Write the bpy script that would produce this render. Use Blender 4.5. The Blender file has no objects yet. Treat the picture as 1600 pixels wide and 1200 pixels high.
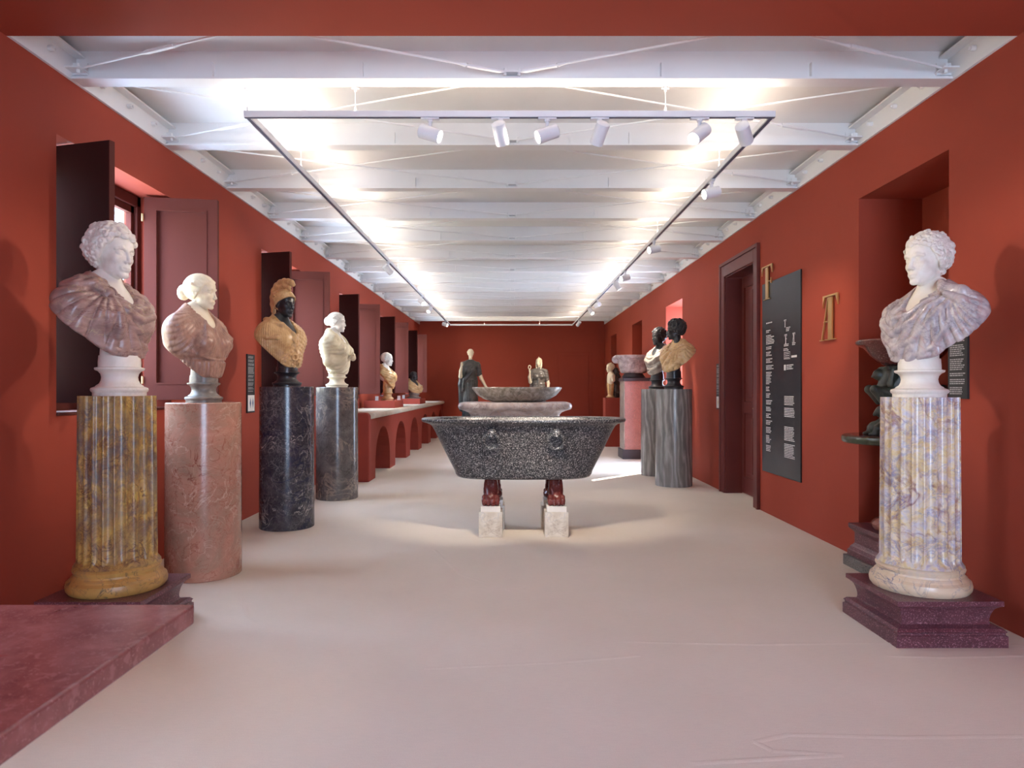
import bpy, bmesh, math, random
import numpy as np
from mathutils import Vector, Matrix

random.seed(7)
scene = bpy.context.scene
COL = scene.collection

# ------------------------------------------------------------------ camera
EYE = 1.25                     # eye height; the room runs along +Y
cam_d = bpy.data.cameras.new('camera')
cam = bpy.data.objects.new('camera', cam_d)
COL.objects.link(cam)
cam.location = (0, 0, EYE)
cam.rotation_euler = (math.pi / 2, 0, 0)
cam_d.sensor_width = 36.0
cam_d.lens = 24.0
cam_d.shift_y = 8.0 / 1600.0
cam_d.clip_start = 0.05
cam_d.dof.use_dof = True
cam_d.dof.focus_distance = 5.0
cam_d.dof.aperture_fstop = 6.3
scene.camera = cam

# ------------------------------------------------------------------ world, sun, exposure
world = bpy.data.worlds.new('sky')
scene.world = world
world.use_nodes = True
wn = world.node_tree
for n in list(wn.nodes):
    wn.nodes.remove(n)
w_out = wn.nodes.new('ShaderNodeOutputWorld')
w_bg = wn.nodes.new('ShaderNodeBackground')
w_bg.inputs['Color'].default_value = (0.62, 0.78, 1.0, 1)
w_bg.inputs['Strength'].default_value = 10.0
wn.links.new(w_bg.outputs[0], w_out.inputs[0])

sun_d = bpy.data.lights.new('sun', 'SUN')
sun_d.energy = 9.0
sun_d.angle = math.radians(0.6)
sun_d.color = (1.0, 0.93, 0.82)
sun = bpy.data.objects.new('sun', sun_d)
COL.objects.link(sun)
sun.location = (30, 40, 40)
sun.rotation_euler = Vector((-0.707, -0.707, -0.94)).to_track_quat('-Z', 'Y').to_euler()

vs = scene.view_settings
vs.view_transform = 'Standard'
vs.look = 'None'
vs.exposure = 1.18
vs.gamma = 1.0
vs.use_curve_mapping = False

# ------------------------------------------------------------------ main dimensions
HW = 2.57            # half width of the room
Y_BACK = 18.9        # far wall
Y_FRONT = -2.6       # wall behind the photographer
Y_HEAD = 3.47        # edge of the low red soffit
Z_LOW = EYE + 1.795  # underside of beams, top of the red walls
Z_CEIL = EYE + 1.975 # white ceiling panels
PITCH = 3.15         # window spacing
WIN_Y0 = 0.70
WIN_W = 1.30
WIN_Z0, WIN_Z1 = 1.10, 2.69
BEAM_Y = [4.0 + 1.075 * k for k in range(14)]
UP_POWER = 1.6      # uplight power per metre of track

# ------------------------------------------------------------------ generic helpers
def setprops(o, label=None, cat=None, group=None, kind=None):
    if label: o['label'] = label
    if cat: o['category'] = cat
    if group: o['group'] = group
    if kind: o['kind'] = kind
    return o

def empty(name, loc=(0, 0, 0), rz=0.0, parent=None):
    o = bpy.data.objects.new(name, None)
    o.empty_display_size = 0.1
    COL.objects.link(o)
    o.location = loc
    o.rotation_euler = (0, 0, rz)
    if parent: o.parent = parent
    return o

def link_mesh(name, me, mat, parent=None, loc=(0, 0, 0), rot=(0, 0, 0)):
    o = bpy.data.objects.new(name, me)
    COL.objects.link(o)
    if mat is not None and len(me.materials) == 0:
        me.materials.append(mat)
    if parent: o.parent = parent
    o.location = loc
    o.rotation_euler = rot
    return o

def smooth_mesh(me, angle=None):
    me.polygons.foreach_set('use_smooth', np.ones(len(me.polygons), dtype=bool))
    if angle is not None:
        me.set_sharp_from_angle(angle=math.radians(angle))
    me.update()

def np_mesh(name, v, q, smooth=True):
    """mesh from numpy vertices (n,3) and quads (m,4)"""
    me = bpy.data.meshes.new(name)
    me.vertices.add(len(v))
    me.vertices.foreach_set('co', np.asarray(v, np.float32).ravel())
    me.loops.add(q.size)
    me.loops.foreach_set('vertex_index', q.astype(np.int32).ravel())
    me.polygons.add(len(q))
    me.polygons.foreach_set('loop_start', np.arange(0, q.size, 4, dtype=np.int32))
    if smooth:
        me.polygons.foreach_set('use_smooth', np.ones(len(q), dtype=bool))
    me.update(calc_edges=True)
    me.validate()
    return me

class MB:
    """collects simple shapes into one mesh"""
    def __init__(s):
        s.v = []; s.f = []
    def add(s, vs, fs):
        o = len(s.v)
        s.v += [tuple(p) for p in vs]
        s.f += [tuple(i + o for i in f) for f in fs]
        return s
    def box(s, x0, x1, y0, y1, z0, z1):
        vs = [(x0,y0,z0),(x1,y0,z0),(x1,y1,z0),(x0,y1,z0),(x0,y0,z1),(x1,y0,z1),(x1,y1,z1),(x0,y1,z1)]
        fs = [(0,3,2,1),(4,5,6,7),(0,1,5,4),(1,2,6,5),(2,3,7,6),(3,0,4,7)]
        return s.add(vs, fs)
    def tube(s, a, b, r, n=10, r2=None, caps=True):
        a = Vector(a); b = Vector(b); r2 = r if r2 is None else r2
        d = (b - a).normalized()
        u = d.orthogonal().normalized(); w = d.cross(u)
        vs = []
        for p, rr in ((a, r), (b, r2)):
            for i in range(n):
                t = 2 * math.pi * i / n
                vs.append(p + u * (rr * math.cos(t)) + w * (rr * math.sin(t)))
        fs = [(i, (i + 1) % n, n + (i + 1) % n, n + i) for i in range(n)]
        if caps:
            fs += [tuple(range(n - 1, -1, -1)), tuple(range(n, 2 * n))]
        return s.add(vs, fs)
    def lathe(s, prof, n=48, c=(0, 0), cap=True, sx=1.0, sy=1.0):
        vs = []
        for r, z in prof:
            for i in range(n):
                t = 2 * math.pi * i / n
                vs.append((c[0] + sx * r * math.cos(t), c[1] + sy * r * math.sin(t), z))
        fs = []
        for k in range(len(prof) - 1):
            for i in range(n):
                j = (i + 1) % n
                fs.append((k*n+i, k*n+j, (k+1)*n+j, (k+1)*n+i))
        if cap:
            fs.append(tuple(range(n - 1, -1, -1)))
            m = (len(prof) - 1) * n
            fs.append(tuple(range(m, m + n)))
        return s.add(vs, fs)
    def sqlathe(s, prof, c=(0, 0), ax=1.0, ay=1.0):
        """square section stack: profile of (half width, z)"""
        vs = []
        for r, z in prof:
            for sx, sy in ((-1,-1),(1,-1),(1,1),(-1,1)):
                vs.append((c[0] + sx * r * ax, c[1] + sy * r * ay, z))
        fs = []
        for k in range(len(prof) - 1):
            for i in range(4):
                j = (i + 1) % 4
                fs.append((k*4+i, k*4+j, (k+1)*4+j, (k+1)*4+i))
        fs.append((3,2,1,0)); m = (len(prof)-1)*4
        fs.append((m, m+1, m+2, m+3))
        return s.add(vs, fs)
    def prism(s, poly, fn, d0, d1):
        """2D polygon (counter clockwise) extruded between d0 and d1; fn(u,v,d)->xyz"""
        n = len(poly)
        vs = [fn(u, v, d0) for u, v in poly] + [fn(u, v, d1) for u, v in poly]
        fs = [tuple(range(n - 1, -1, -1)), tuple(range(n, 2 * n))]
        fs += [(i, (i + 1) % n, n + (i + 1) % n, n + i) for i in range(n)]
        return s.add(vs, fs)
    def mesh(s, name, smooth=None, fixn=True):
        me = bpy.data.meshes.new(name)
        me.from_pydata(s.v, [], s.f)
        if fixn:
            bm = bmesh.new(); bm.from_mesh(me)
            bmesh.ops.recalc_face_normals(bm, faces=bm.faces)
            bm.to_mesh(me); bm.free()
        me.update()
        if smooth is not None:
            smooth_mesh(me, smooth)
        return me
    def build(s, name, mat, parent=None, loc=(0,0,0), rot=(0,0,0), smooth=None, bevel=None, seg=2):
        o = link_mesh(name, s.mesh(name, smooth), mat, parent, loc, rot)
        if bevel:
            m = o.modifiers.new('bevel', 'BEVEL'); m.width = bevel; m.segments = seg
            m.limit_method = 'ANGLE'; m.angle_limit = math.radians(40)
        return o

def copy_obj(o, parent=None, loc=None, rot=None):
    c = o.copy(); COL.objects.link(c)
    if parent is not None: c.parent = parent
    if loc is not None: c.location = loc
    if rot is not None: c.rotation_euler = rot
    return c

# ------------------------------------------------------------------ materials
MATS = {}
class NT:
    def __init__(s, name, rough=0.5, spec=0.5):
        m = bpy.data.materials.new(name); m.use_nodes = True
        s.m = m; s.t = m.node_tree
        s.b = s.t.nodes['Principled BSDF']
        s.b.inputs['Roughness'].default_value = rough
        s.b.inputs['Specular IOR Level'].default_value = spec
        MATS[name] = m
    def n(s, typ, **kw):
        nd = s.t.nodes.new(typ)
        for k, v in kw.items():
            if k in nd.inputs: nd.inputs[k].default_value = v
            else: setattr(nd, k, v)
        return nd
    def l(s, a, b): s.t.links.new(a, b)
    def coords(s, scale=(1,1,1), rot=(0,0,0), loc=(0,0,0), kind='Object'):
        tc = s.n('ShaderNodeTexCoord'); mp = s.n('ShaderNodeMapping')
        s.l(tc.outputs[kind], mp.inputs[0])
        mp.inputs['Scale'].default_value = scale
        mp.inputs['Rotation'].default_value = rot
        mp.inputs['Location'].default_value = loc
        return mp.outputs[0]
    def noise(s, vec, scale, detail=6, rough=0.6, dist=0.0):
        nd = s.n('ShaderNodeTexNoise'); s.l(vec, nd.inputs['Vector'])
        nd.inputs['Scale'].default_value = scale; nd.inputs['Detail'].default_value = detail
        nd.inputs['Roughness'].default_value = rough; nd.inputs['Distortion'].default_value = dist
        return nd
    def ramp(s, fac, stops, interp='LINEAR'):
        r = s.n('ShaderNodeValToRGB'); s.l(fac, r.inputs[0])
        cr = r.color_ramp; cr.interpolation = interp
        while len(cr.elements) < len(stops): cr.elements.new(0.5)
        for e, (p, c) in zip(cr.elements, stops):
            e.position = p
            e.color = (c[0], c[1], c[2], 1) if isinstance(c, (tuple, list)) else (c, c, c, 1)
        return r.outputs[0]
    def mix(s, fac, a, b):
        m = s.n('ShaderNodeMix', data_type='RGBA')
        if isinstance(fac, (int, float)): m.inputs[0].default_value = fac
        else: s.l(fac, m.inputs[0])
        for v, i in ((a, 6), (b, 7)):
            if isinstance(v, (tuple, list)): m.inputs[i].default_value = (v[0], v[1], v[2], 1)
            else: s.l(v, m.inputs[i])
        return m.outputs[2]
    def math(s, op, a, b=0.0):
        m = s.n('ShaderNodeMath', operation=op)
        for v, i in ((a, 0), (b, 1)):
            if isinstance(v, (int, float)): m.inputs[i].default_value = v
            else: s.l(v, m.inputs[i])
        return m.outputs[0]
    def bump(s, h, strength=0.2, dist=0.01):
        b = s.n('ShaderNodeBump'); s.l(h, b.inputs['Height'])
        b.inputs['Strength'].default_value = strength; b.inputs['Distance'].default_value = dist
        s.l(b.outputs[0], s.b.inputs['Normal'])
    def col(s, c):
        if isinstance(c, (tuple, list)): s.b.inputs['Base Color'].default_value = (c[0], c[1], c[2], 1)
        else: s.l(c, s.b.inputs['Base Color'])
        return s.m

def srgb(r, g, b):
    f = lambda c: (c/255/12.92) if c/255 <= 0.04045 else ((c/255+0.055)/1.055)**2.4
    return (f(r), f(g), f(b))

def plain(name, c, rough=0.5, spec=0.5, metal=0.0, var=0.0, scale=4.0):
    t = NT(name, rough, spec)
    t.b.inputs['Metallic'].default_value = metal
    if var:
        v = t.coords()
        n = t.noise(v, scale, 4)
        t.col(t.ramp(n.outputs[0], [(0.3, tuple(x*(1-var) for x in c)), (0.7, tuple(min(1, x*(1+var)) for x in c))]))
    else:
        t.col(c)
    return t.m

def marble(name, stops, scale=3.0, veins=(), rough=0.35, stretch=(1,1,1), rot=(0,0,0), dist=1.0, detail=7, loc=(0,0,0), rgh=0.62, bump=0.0):
    """clouded stone: noise through a colour ramp, crossed by thin veins (scale, width, colour, strength)"""
    t = NT(name, rough)
    v = t.coords(stretch, rot, loc)
    c = t.ramp(t.noise(v, scale, detail, rgh, dist).outputs[0], stops)
    for i, (vs_, w, vc, st) in enumerate(veins):
        v2 = t.coords(stretch, rot, (loc[0] + 3.1*i + 1.7, loc[1] + 1.3*i, loc[2] - 2.2*i))
        nz = t.noise(v2, vs_, 5, 0.6, 1.2).outputs[0]
        ln = t.math('ABSOLUTE', t.math('SUBTRACT', nz, 0.5))
        msk = t.noise(v2, vs_ * 0.6 + 0.7, 3, 0.5).outputs[0]
        f = t.ramp(ln, [(0.0, 1.0), (w, 0.0)])
        f = t.math('MULTIPLY', f, t.ramp(msk, [(0.38, 0.0), (0.6, st)]))
        c = t.mix(f, c, vc)
    if bump:
        t.bump(t.noise(v, 60, 4).outputs[0], bump, 0.002)
    t.col(c)
    return t.m

def speckle(name, base_stops, specks, rough=0.3, bscale=6.0):
    """granite / porphyry: specks = list of (scale, threshold, colour)"""
    t = NT(name, rough)
    v = t.coords()
    c = t.ramp(t.noise(v, bscale, 5, 0.6, 0.5).outputs[0], base_stops)
    for i, (sc, th, sc_c) in enumerate(specks):
        v2 = t.coords(loc=(1.1*i, 2.3*i, 0.7*i))
        nz = t.noise(v2, sc, 2.5, 0.65, 0.4).outputs[0]
        f = t.ramp(nz, [(th, 0.0), (th + 0.05, 1.0)])
        c = t.mix(f, c, sc_c)
    t.col(c)
    return t.m

RED = srgb(164, 70, 51)
def wall_mat(name, c):
    t = NT(name, 0.75, 0.25)
    v = t.coords()
    n1 = t.noise(v, 0.9, 5, 0.6, 0.3).outputs[0]
    cc = t.ramp(n1, [(0.25, tuple(x*0.93 for x in c)), (0.75, tuple(x*1.06 for x in c))])
    t.bump(t.noise(v, 45, 5).outputs[0], 0.10, 0.002)
    t.col(cc)
    return t.m
wall_mat('wall_red', RED)
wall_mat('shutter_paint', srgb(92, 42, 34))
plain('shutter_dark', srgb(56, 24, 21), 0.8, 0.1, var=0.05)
plain('door_paint', srgb(106, 46, 40), 0.45, 0.4, var=0.06)
plain('plinth_red', srgb(150, 60, 45), 0.65, 0.25, var=0.04)
plain('ceiling_white', (0.80, 0.795, 0.785), 0.6, 0.3, var=0.02)
plain('steel_white', (0.82, 0.82, 0.82), 0.4, 0.4, var=0.015)
plain('track_white', (0.78, 0.79, 0.82), 0.35, 0.5)
plain('track_slot', (0.12, 0.12, 0.17), 0.5)
plain('brass', srgb(205, 165, 105), 0.32, 0.5, metal=0.85, var=0.05)
plain('hinge_brass', srgb(190, 165, 120), 0.4, 0.5, metal=0.6)
plain('black_panel', (0.012, 0.012, 0.014), 0.28, 0.4)
plain('label_black', (0.025, 0.023, 0.023), 0.45, 0.4)
plain('print_white', (0.75, 0.74, 0.72), 0.6)
plain('print_grey', (0.42, 0.41, 0.40), 0.6)
plain('print_blue', srgb(70, 90, 130), 0.6)
plain('print_yellow', srgb(215, 180, 95), 0.6)
plain('dark_slab', srgb(52, 44, 50), 0.4)
plain('facade', srgb(226, 208, 170), 0.8, 0.2, var=0.06)
plain('facade_trim', srgb(235, 228, 210), 0.8, 0.2)
plain('clear_plastic', (0.85, 0.86, 0.9), 0.15, 0.6)

t = NT('carpet', 0.92, 0.1)
v = t.coords()
n1 = t.noise(v, 1.1, 4, 0.6).outputs[0]
n2 = t.noise(v, 240, 3, 0.7).outputs[0]
v3 = t.coords((3, 40, 1))
n3 = t.noise(v3, 6, 3, 0.6).outputs[0]
c = t.ramp(n1, [(0.3, srgb(224, 212, 196)), (0.7, srgb(231, 219, 205))])
c = t.mix(t.ramp(n2, [(0.35, 0.0), (0.65, 0.22)]), c, srgb(196, 183, 172))
c = t.mix(t.ramp(n3, [(0.45, 0.0), (0.7, 0.18)]), c, srgb(198, 186, 176))
t.bump(t.math('ADD', n2, n3), 0.35, 0.003)
t.col(c)

t = NT('pane_glass', 0.05)
gl = t.n('ShaderNodeBsdfGlossy'); gl.inputs['Roughness'].default_value = 0.02
tr = t.n('ShaderNodeBsdfTransparent'); tr.inputs[0].default_value = (0.95, 0.97, 1.0, 1)
mx = t.n('ShaderNodeMixShader'); mx.inputs[0].default_value = 0.06
t.l(tr.outputs[0], mx.inputs[1]); t.l(gl.outputs[0], mx.inputs[2])
t.l(mx.outputs[0], t.t.nodes['Material Output'].inputs[0])

t = NT('lamp_face', 0.4)
t.b.inputs['Emission Color'].default_value = (1.0, 0.93, 0.82, 1)
t.b.inputs['Emission Strength'].default_value = 6.0
t.col((0.9, 0.9, 0.9))

# stones
marble('white_marble', [(0.3, srgb(226, 219, 205)), (0.7, srgb(240, 235, 226))], 5, [(4, 0.02, srgb(205, 196, 182), 0.35)], 0.45)
marble('cream_marble', [(0.3, srgb(226, 210, 178)), (0.7, srgb(238, 226, 200))], 6, [(5, 0.02, srgb(198, 172, 128), 0.4)], 0.45)
marble('drape_taupe', [(0.25, srgb(126, 100, 94)), (0.5, srgb(162, 132, 124)), (0.75, srgb(186, 158, 148))], 9,
       [(7, 0.03, srgb(104, 62, 52), 0.7), (5, 0.014, srgb(206, 186, 140), 0.7)], 0.32, stretch=(1, 1, 2.0), rot=(0.3, 0.5, 0))
marble('drape_rose', [(0.25, srgb(132, 98, 84)), (0.5, srgb(164, 124, 106)), (0.75, srgb(188, 152, 130))], 10,
       [(8, 0.03, srgb(120, 74, 58), 0.6)], 0.35, stretch=(2, 2, 0.7))
marble('drape_grey', [(0.25, srgb(128, 120, 128)), (0.5, srgb(184, 174, 174)), (0.75, srgb(214, 206, 202))], 11,
       [(14, 0.05, srgb(104, 92, 104), 0.5), (6, 0.05, srgb(186, 150, 142), 0.5)], 0.22, rot=(0.2, 0.4, 0))
marble('drape_ochre', [(0.25, srgb(178, 132, 82)), (0.5, srgb(212, 172, 118)), (0.75, srgb(226, 196, 148))], 8,
       [(7, 0.03, srgb(158, 100, 58), 0.6)], 0.32)
marble('drape_alabaster', [(0.3, srgb(212, 196, 158)), (0.7, srgb(230, 218, 188))], 9, [(8, 0.03, srgb(180, 152, 104), 0.5)], 0.4)
marble('drape_tan', [(0.25, srgb(186, 142, 92)), (0.5, srgb(218, 182, 132)), (0.75, srgb(234, 208, 166))], 7,
       [(6, 0.025, srgb(176, 104, 56), 0.6)], 0.3, stretch=(1, 1, 1.5))
marble('drape_ash', [(0.25, srgb(120, 108, 102)), (0.5, srgb(164, 152, 140)), (0.75, srgb(196, 186, 172))], 9,
       [(8, 0.03, srgb(84, 72, 70), 0.6)], 0.3)
marble('nero', [(0.3, srgb(34, 33, 35)), (0.7, srgb(56, 55, 57))], 8, [(9, 0.012, srgb(90, 88, 88), 0.35)], 0.30)
marble('nero_veined', [(0.3, srgb(32, 30, 34)), (0.7, srgb(60, 57, 60))], 8, [(12, 0.018, srgb(140, 132, 126), 0.6)], 0.3)
marble('socle_grey', [(0.3, srgb(92, 84, 78)), (0.7, srgb(142, 132, 122))], 12, [(8, 0.02, srgb(66, 58, 54), 0.5)], 0.35)
marble('breccia_ochre', [(0.28, srgb(120, 104, 88)), (0.40, srgb(178, 142, 86)), (0.52, srgb(208, 172, 90)), (0.66, srgb(180, 150, 104)), (0.80, srgb(130, 124, 118))], 5.5,
       [(5.5, 0.10, srgb(96, 50, 46), 0.85), (13, 0.045, srgb(84, 42, 38), 0.9), (3, 0.10, srgb(110, 106, 106), 0.8), (22, 0.05, srgb(120, 80, 56), 0.6)], 0.32, stretch=(1, 1, 0.9), dist=1.6)
marble('base_ochre', [(0.3, srgb(172, 132, 70)), (0.6, srgb(206, 166, 94)), (0.78, srgb(140, 130, 106))], 6,
       [(8, 0.02, srgb(74, 72, 66), 0.8)], 0.35)
marble('breccia_pale', [(0.28, srgb(168, 172, 190)), (0.42, srgb(204, 198, 204)), (0.52, srgb(222, 208, 182)), (0.6, srgb(216, 192, 138)), (0.74, srgb(190, 184, 196))], 6.5,
       [(3.2, 0.05, srgb(126, 66, 80), 0.8), (9, 0.06, srgb(128, 136, 168), 0.7), (14, 0.05, srgb(178, 146, 150), 0.6), (20, 0.06, srgb(226, 204, 150), 0.6)], 0.25, stretch=(1, 1, 1.2), dist=1.8)
marble('base_pale', [(0.3, srgb(206, 178, 140)), (0.6, srgb(224, 202, 172)), (0.8, srgb(196, 186, 184))], 6,
       [(6, 0.018, srgb(84, 88, 124), 0.9)], 0.3)
marble('pink_marble', [(0.25, srgb(140, 118, 100)), (0.45, srgb(172, 134, 112)), (0.6, srgb(190, 138, 116)), (0.78, srgb(206, 166, 144))], 3.6,
       [(3.4, 0.014, srgb(122, 54, 38), 1.0), (8, 0.022, srgb(156, 86, 66), 0.9), (6, 0.02, srgb(216, 186, 164), 0.7), (13, 0.03, srgb(162, 104, 84), 0.3)], 0.2, dist=0.8)
marble('black_column', [(0.25, srgb(34, 35, 42)), (0.5, srgb(56, 55, 60)), (0.75, srgb(84, 80, 82))], 5,
       [(6, 0.016, srgb(188, 180, 174), 1.0), (14, 0.035, srgb(124, 120, 120), 0.8), (24, 0.04, srgb(104, 102, 104), 0.6), (3, 0.05, srgb(30, 34, 62), 0.8)], 0.2, dist=1.2)
marble('grey_column', [(0.25, srgb(70, 66, 64)), (0.5, srgb(100, 94, 90)), (0.75, srgb(128, 120, 114))], 4.5,
       [(6, 0.02, srgb(60, 52, 50), 0.8), (3.2, 0.03, srgb(170, 152, 134), 0.7), (16, 0.04, srgb(134, 126, 120), 0.6)], 0.2, dist=1.2)

def cipollino(name, loc):
    t = NT(name, 0.25)
    v = t.coords((1.0, 1.0, 0.22), (0.1, 0.25, 0), loc)
    w = t.n('ShaderNodeTexWave', wave_type='BANDS', bands_direction='X')
    t.l(v, w.inputs[0])
    w.inputs['Scale'].default_value = 5.0; w.inputs['Distortion'].default_value = 9.0
    w.inputs['Detail'].default_value = 5.0; w.inputs['Detail Scale'].default_value = 1.6
    c = t.ramp(w.outputs[1], [(0.0, srgb(124, 120, 116)), (0.4, srgb(140, 137, 132)), (0.75, srgb(150, 147, 142)), (1.0, srgb(166, 163, 158))])
    n = t.noise(v, 9, 5, 0.6, 0.8).outputs[0]
    c = t.mix(t.ramp(n, [(0.5, 0.0), (0.7, 0.55)]), c, srgb(104, 106, 104))
    t.col(c)
cipollino('cipollino', (0, 0, 0))
cipollino('cipollino_b', (2.3, 1.1, 0.4))

speckle('porphyry', [(0.3, srgb(84, 46, 54)), (0.7, srgb(106, 60, 68))], [(150, 0.57, srgb(158, 116, 124)), (120, 0.64, srgb(56, 28, 36))], 0.3)
speckle('porphyry_table', [(0.3, srgb(112, 60, 58)), (0.55, srgb(142, 84, 80)), (0.75, srgb(164, 108, 102))], [(170, 0.62, srgb(160, 108, 104)), (40, 0.58, srgb(150, 96, 92)), (6, 0.66, srgb(152, 62, 58))], 0.16, 7.0)
speckle('porphyry_bowl', [(0.3, srgb(88, 40, 36)), (0.7, srgb(116, 58, 52))], [(110, 0.62, srgb(170, 116, 108))], 0.15)
speckle('granite_tub', [(0.3, srgb(30, 31, 35)), (0.7, srgb(48, 48, 52))], [(82, 0.535, srgb(116, 115, 114)), (112, 0.575, srgb(196, 193, 187)), (90, 0.60, srgb(22, 23, 27))], 0.28)
speckle('granite_grey', [(0.3, srgb(110, 106, 100)), (0.7, srgb(138, 132, 124))], [(140, 0.55, srgb(62, 60, 58))], 0.5)
speckle('granite_pink', [(0.3, srgb(168, 104, 98)), (0.7, srgb(194, 130, 122))], [(60, 0.56, srgb(146, 112, 106)), (80, 0.62, srgb(212, 160, 148))], 0.35)
marble('basin_green', [(0.25, srgb(90, 82, 68)), (0.5, srgb(140, 130, 118)), (0.75, srgb(176, 168, 162))], 8, [(10, 0.03, srgb(44, 42, 36), 0.8), (14, 0.03, srgb(158, 146, 130), 0.5)], 0.22, dist=1.5)
marble('plinth_lilac', [(0.3, srgb(146, 132, 130)), (0.55, srgb(186, 172, 168)), (0.78, srgb(208, 198, 194))], 4, [(6, 0.03, srgb(110, 84, 82), 0.6), (5, 0.02, srgb(184, 148, 116), 0.6)], 0.25)
marble('basin_pavonazzo', [(0.25, srgb(124, 112, 112)), (0.5, srgb(166, 150, 148)), (0.75, srgb(200, 188, 184))], 10, [(12, 0.03, srgb(88, 72, 80), 0.7)], 0.5)
marble('block_cream', [(0.3, srgb(190, 176, 154)), (0.55, srgb(214, 204, 186)), (0.8, srgb(228, 222, 210))], 7, [(9, 0.03, srgb(160, 140, 116), 0.6), (6, 0.02, srgb(170, 172, 176), 0.6)], 0.5, rot=(0.4, 0.6, 0.2))
marble('rosso', [(0.3, srgb(82, 34, 32)), (0.7, srgb(116, 54, 48))], 14, [(16, 0.03, srgb(160, 96, 86), 0.4)], 0.25)
marble('rosso_column', [(0.3, srgb(112, 52, 44)), (0.7, srgb(146, 78, 66))], 9, [(10, 0.03, srgb(186, 130, 112), 0.5)], 0.25)
marble('counter_marble', [(0.3, srgb(196, 182, 160)), (0.7, srgb(222, 210, 190))], 3, [(4, 0.02, srgb(170, 150, 126), 0.5)], 0.35)
marble('bronze_patina', [(0.3, srgb(40, 40, 34)), (0.6, srgb(70, 72, 60)), (0.8, srgb(98, 102, 86))], 14, [], 0.4)
marble('verde', [(0.3, srgb(44, 52, 38)), (0.7, srgb(82, 88, 66))], 12, [], 0.25)
marble('dress_dark', [(0.3, srgb(44, 48, 48)), (0.55, srgb(76, 74, 72)), (0.8, srgb(104, 98, 94))], 7, [(9, 0.03, srgb(28, 46, 44), 0.7)], 0.3)
marble('dress_grey', [(0.3, srgb(82, 76, 72)), (0.7, srgb(122, 114, 106))], 9, [(9, 0.03, srgb(60, 54, 52), 0.6)], 0.35)
marble('herm_dark', [(0.3, srgb(38, 34, 30)), (0.7, srgb(72, 64, 56))], 14, [], 0.4)
# ================================================================== SETTING
def wall_y(name, x0, x1, ya, yb, za, zb, openings, mat):
    """wall running along Y with rectangular openings (y0,y1,z0,z1)"""
    mb = MB()
    cuts = sorted({ya, yb} | {o[0] for o in openings} | {o[1] for o in openings})
    for a, b in zip(cuts[:-1], cuts[1:]):
        hit = [o for o in openings if o[0] <= a + 1e-6 and o[1] >= b - 1e-6]
        if not hit:
            mb.box(x0, x1, a, b, za, zb)
        else:
            _, _, z0, z1 = hit[0]
            if z0 > za: mb.box(x0, x1, a, b, za, z0)
            if z1 < zb: mb.box(x0, x1, a, b, z1, zb)
    o = mb.build(name, mat)
    o['kind'] = 'structure'
    return o

# floor: carpet with faint raised seams
floor = MB().box(-3.1, 3.3, Y_FRONT - 0.2, Y_BACK + 0.2, -0.12, 0.0).build('floor', MATS['carpet'])
floor['kind'] = 'structure'
def seam(pts, w=0.014, h=0.003):
    mb = MB()
    for (x0, y0), (x1, y1) in zip(pts[:-1], pts[1:]):
        d = Vector((x1 - x0, y1 - y0, 0)).normalized(); n = Vector((-d.y, d.x, 0)) * w
        a = Vector((x0, y0, 0)); b = Vector((x1, y1, 0))
        up = Vector((0, 0, h))
        mb.add([a - n, b - n, b + up, a + up, a + n, b + n], [(0, 1, 2, 3), (3, 2, 5, 4)])
    mb.build('carpet_seam', MATS['carpet'], floor, smooth=60)
seam([(0.55, 3.38), (1.2, 3.34), (1.7, 3.36), (2.5, 3.33)])
seam([(1.13, 2.33), (0.9, 2.36), (0.86, 2.42), (1.0, 2.47), (1.4, 2.45), (1.85, 2.46)])
seam([(0.6, 2.28), (1.1, 2.33)])
seam([(1.75, 3.2), (2.0, 3.18), (2.4, 3.2)])
seam([(-1.55, 3.95), (-1.45, 3.75), (-1.3, 3.6)])
seam([(-0.6, 5.3), (-0.35, 4.6), (0.02, 4.2)])
seam([(-0.4, 3.05), (0.2, 3.12), (0.6, 3.2)])

# left wall with six window recesses, right wall with niches and a door
LW_OPEN = [(WIN_Y0 + PITCH * k, WIN_Y0 + PITCH * k + WIN_W, WIN_Z0, WIN_Z1) for k in range(6)]
wall_y('wall_left', -HW - 0.36, -HW, Y_FRONT, Y_BACK, 0, Z_CEIL + 0.15, LW_OPEN, MATS['wall_red'])
NICHE = (4.015, 5.06, 0.0, 2.66)
DOOR = (7.22, 8.22, 0.0, 2.60)
GARDEN = (10.3, 11.4, 0.0, 2.62)
NICHE_B = (13.5, 14.6, 0.0, 2.62)
NICHE_C = (16.8, 17.7, 0.0, 2.62)
wall_y('wall_right', HW, HW + 0.47, Y_FRONT, Y_BACK, 0, Z_CEIL + 0.15, [NICHE, DOOR, GARDEN, NICHE_B, NICHE_C], MATS['wall_red'])
mb = MB()
for nb in (NICHE, NICHE_B, NICHE_C):
    mb.box(HW + 0.47, HW + 0.55, nb[0] - 0.05, nb[1] + 0.05, 0, nb[3] + 0.05)
o = mb.build('wall_right_niche_back', MATS['wall_red']); o['kind'] = 'structure'

back = MB().box(-3.0, 3.1, Y_BACK, Y_BACK + 0.2, 0, Z_CEIL + 0.15).build('wall_back', MATS['wall_red'])
back['kind'] = 'structure'
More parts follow.
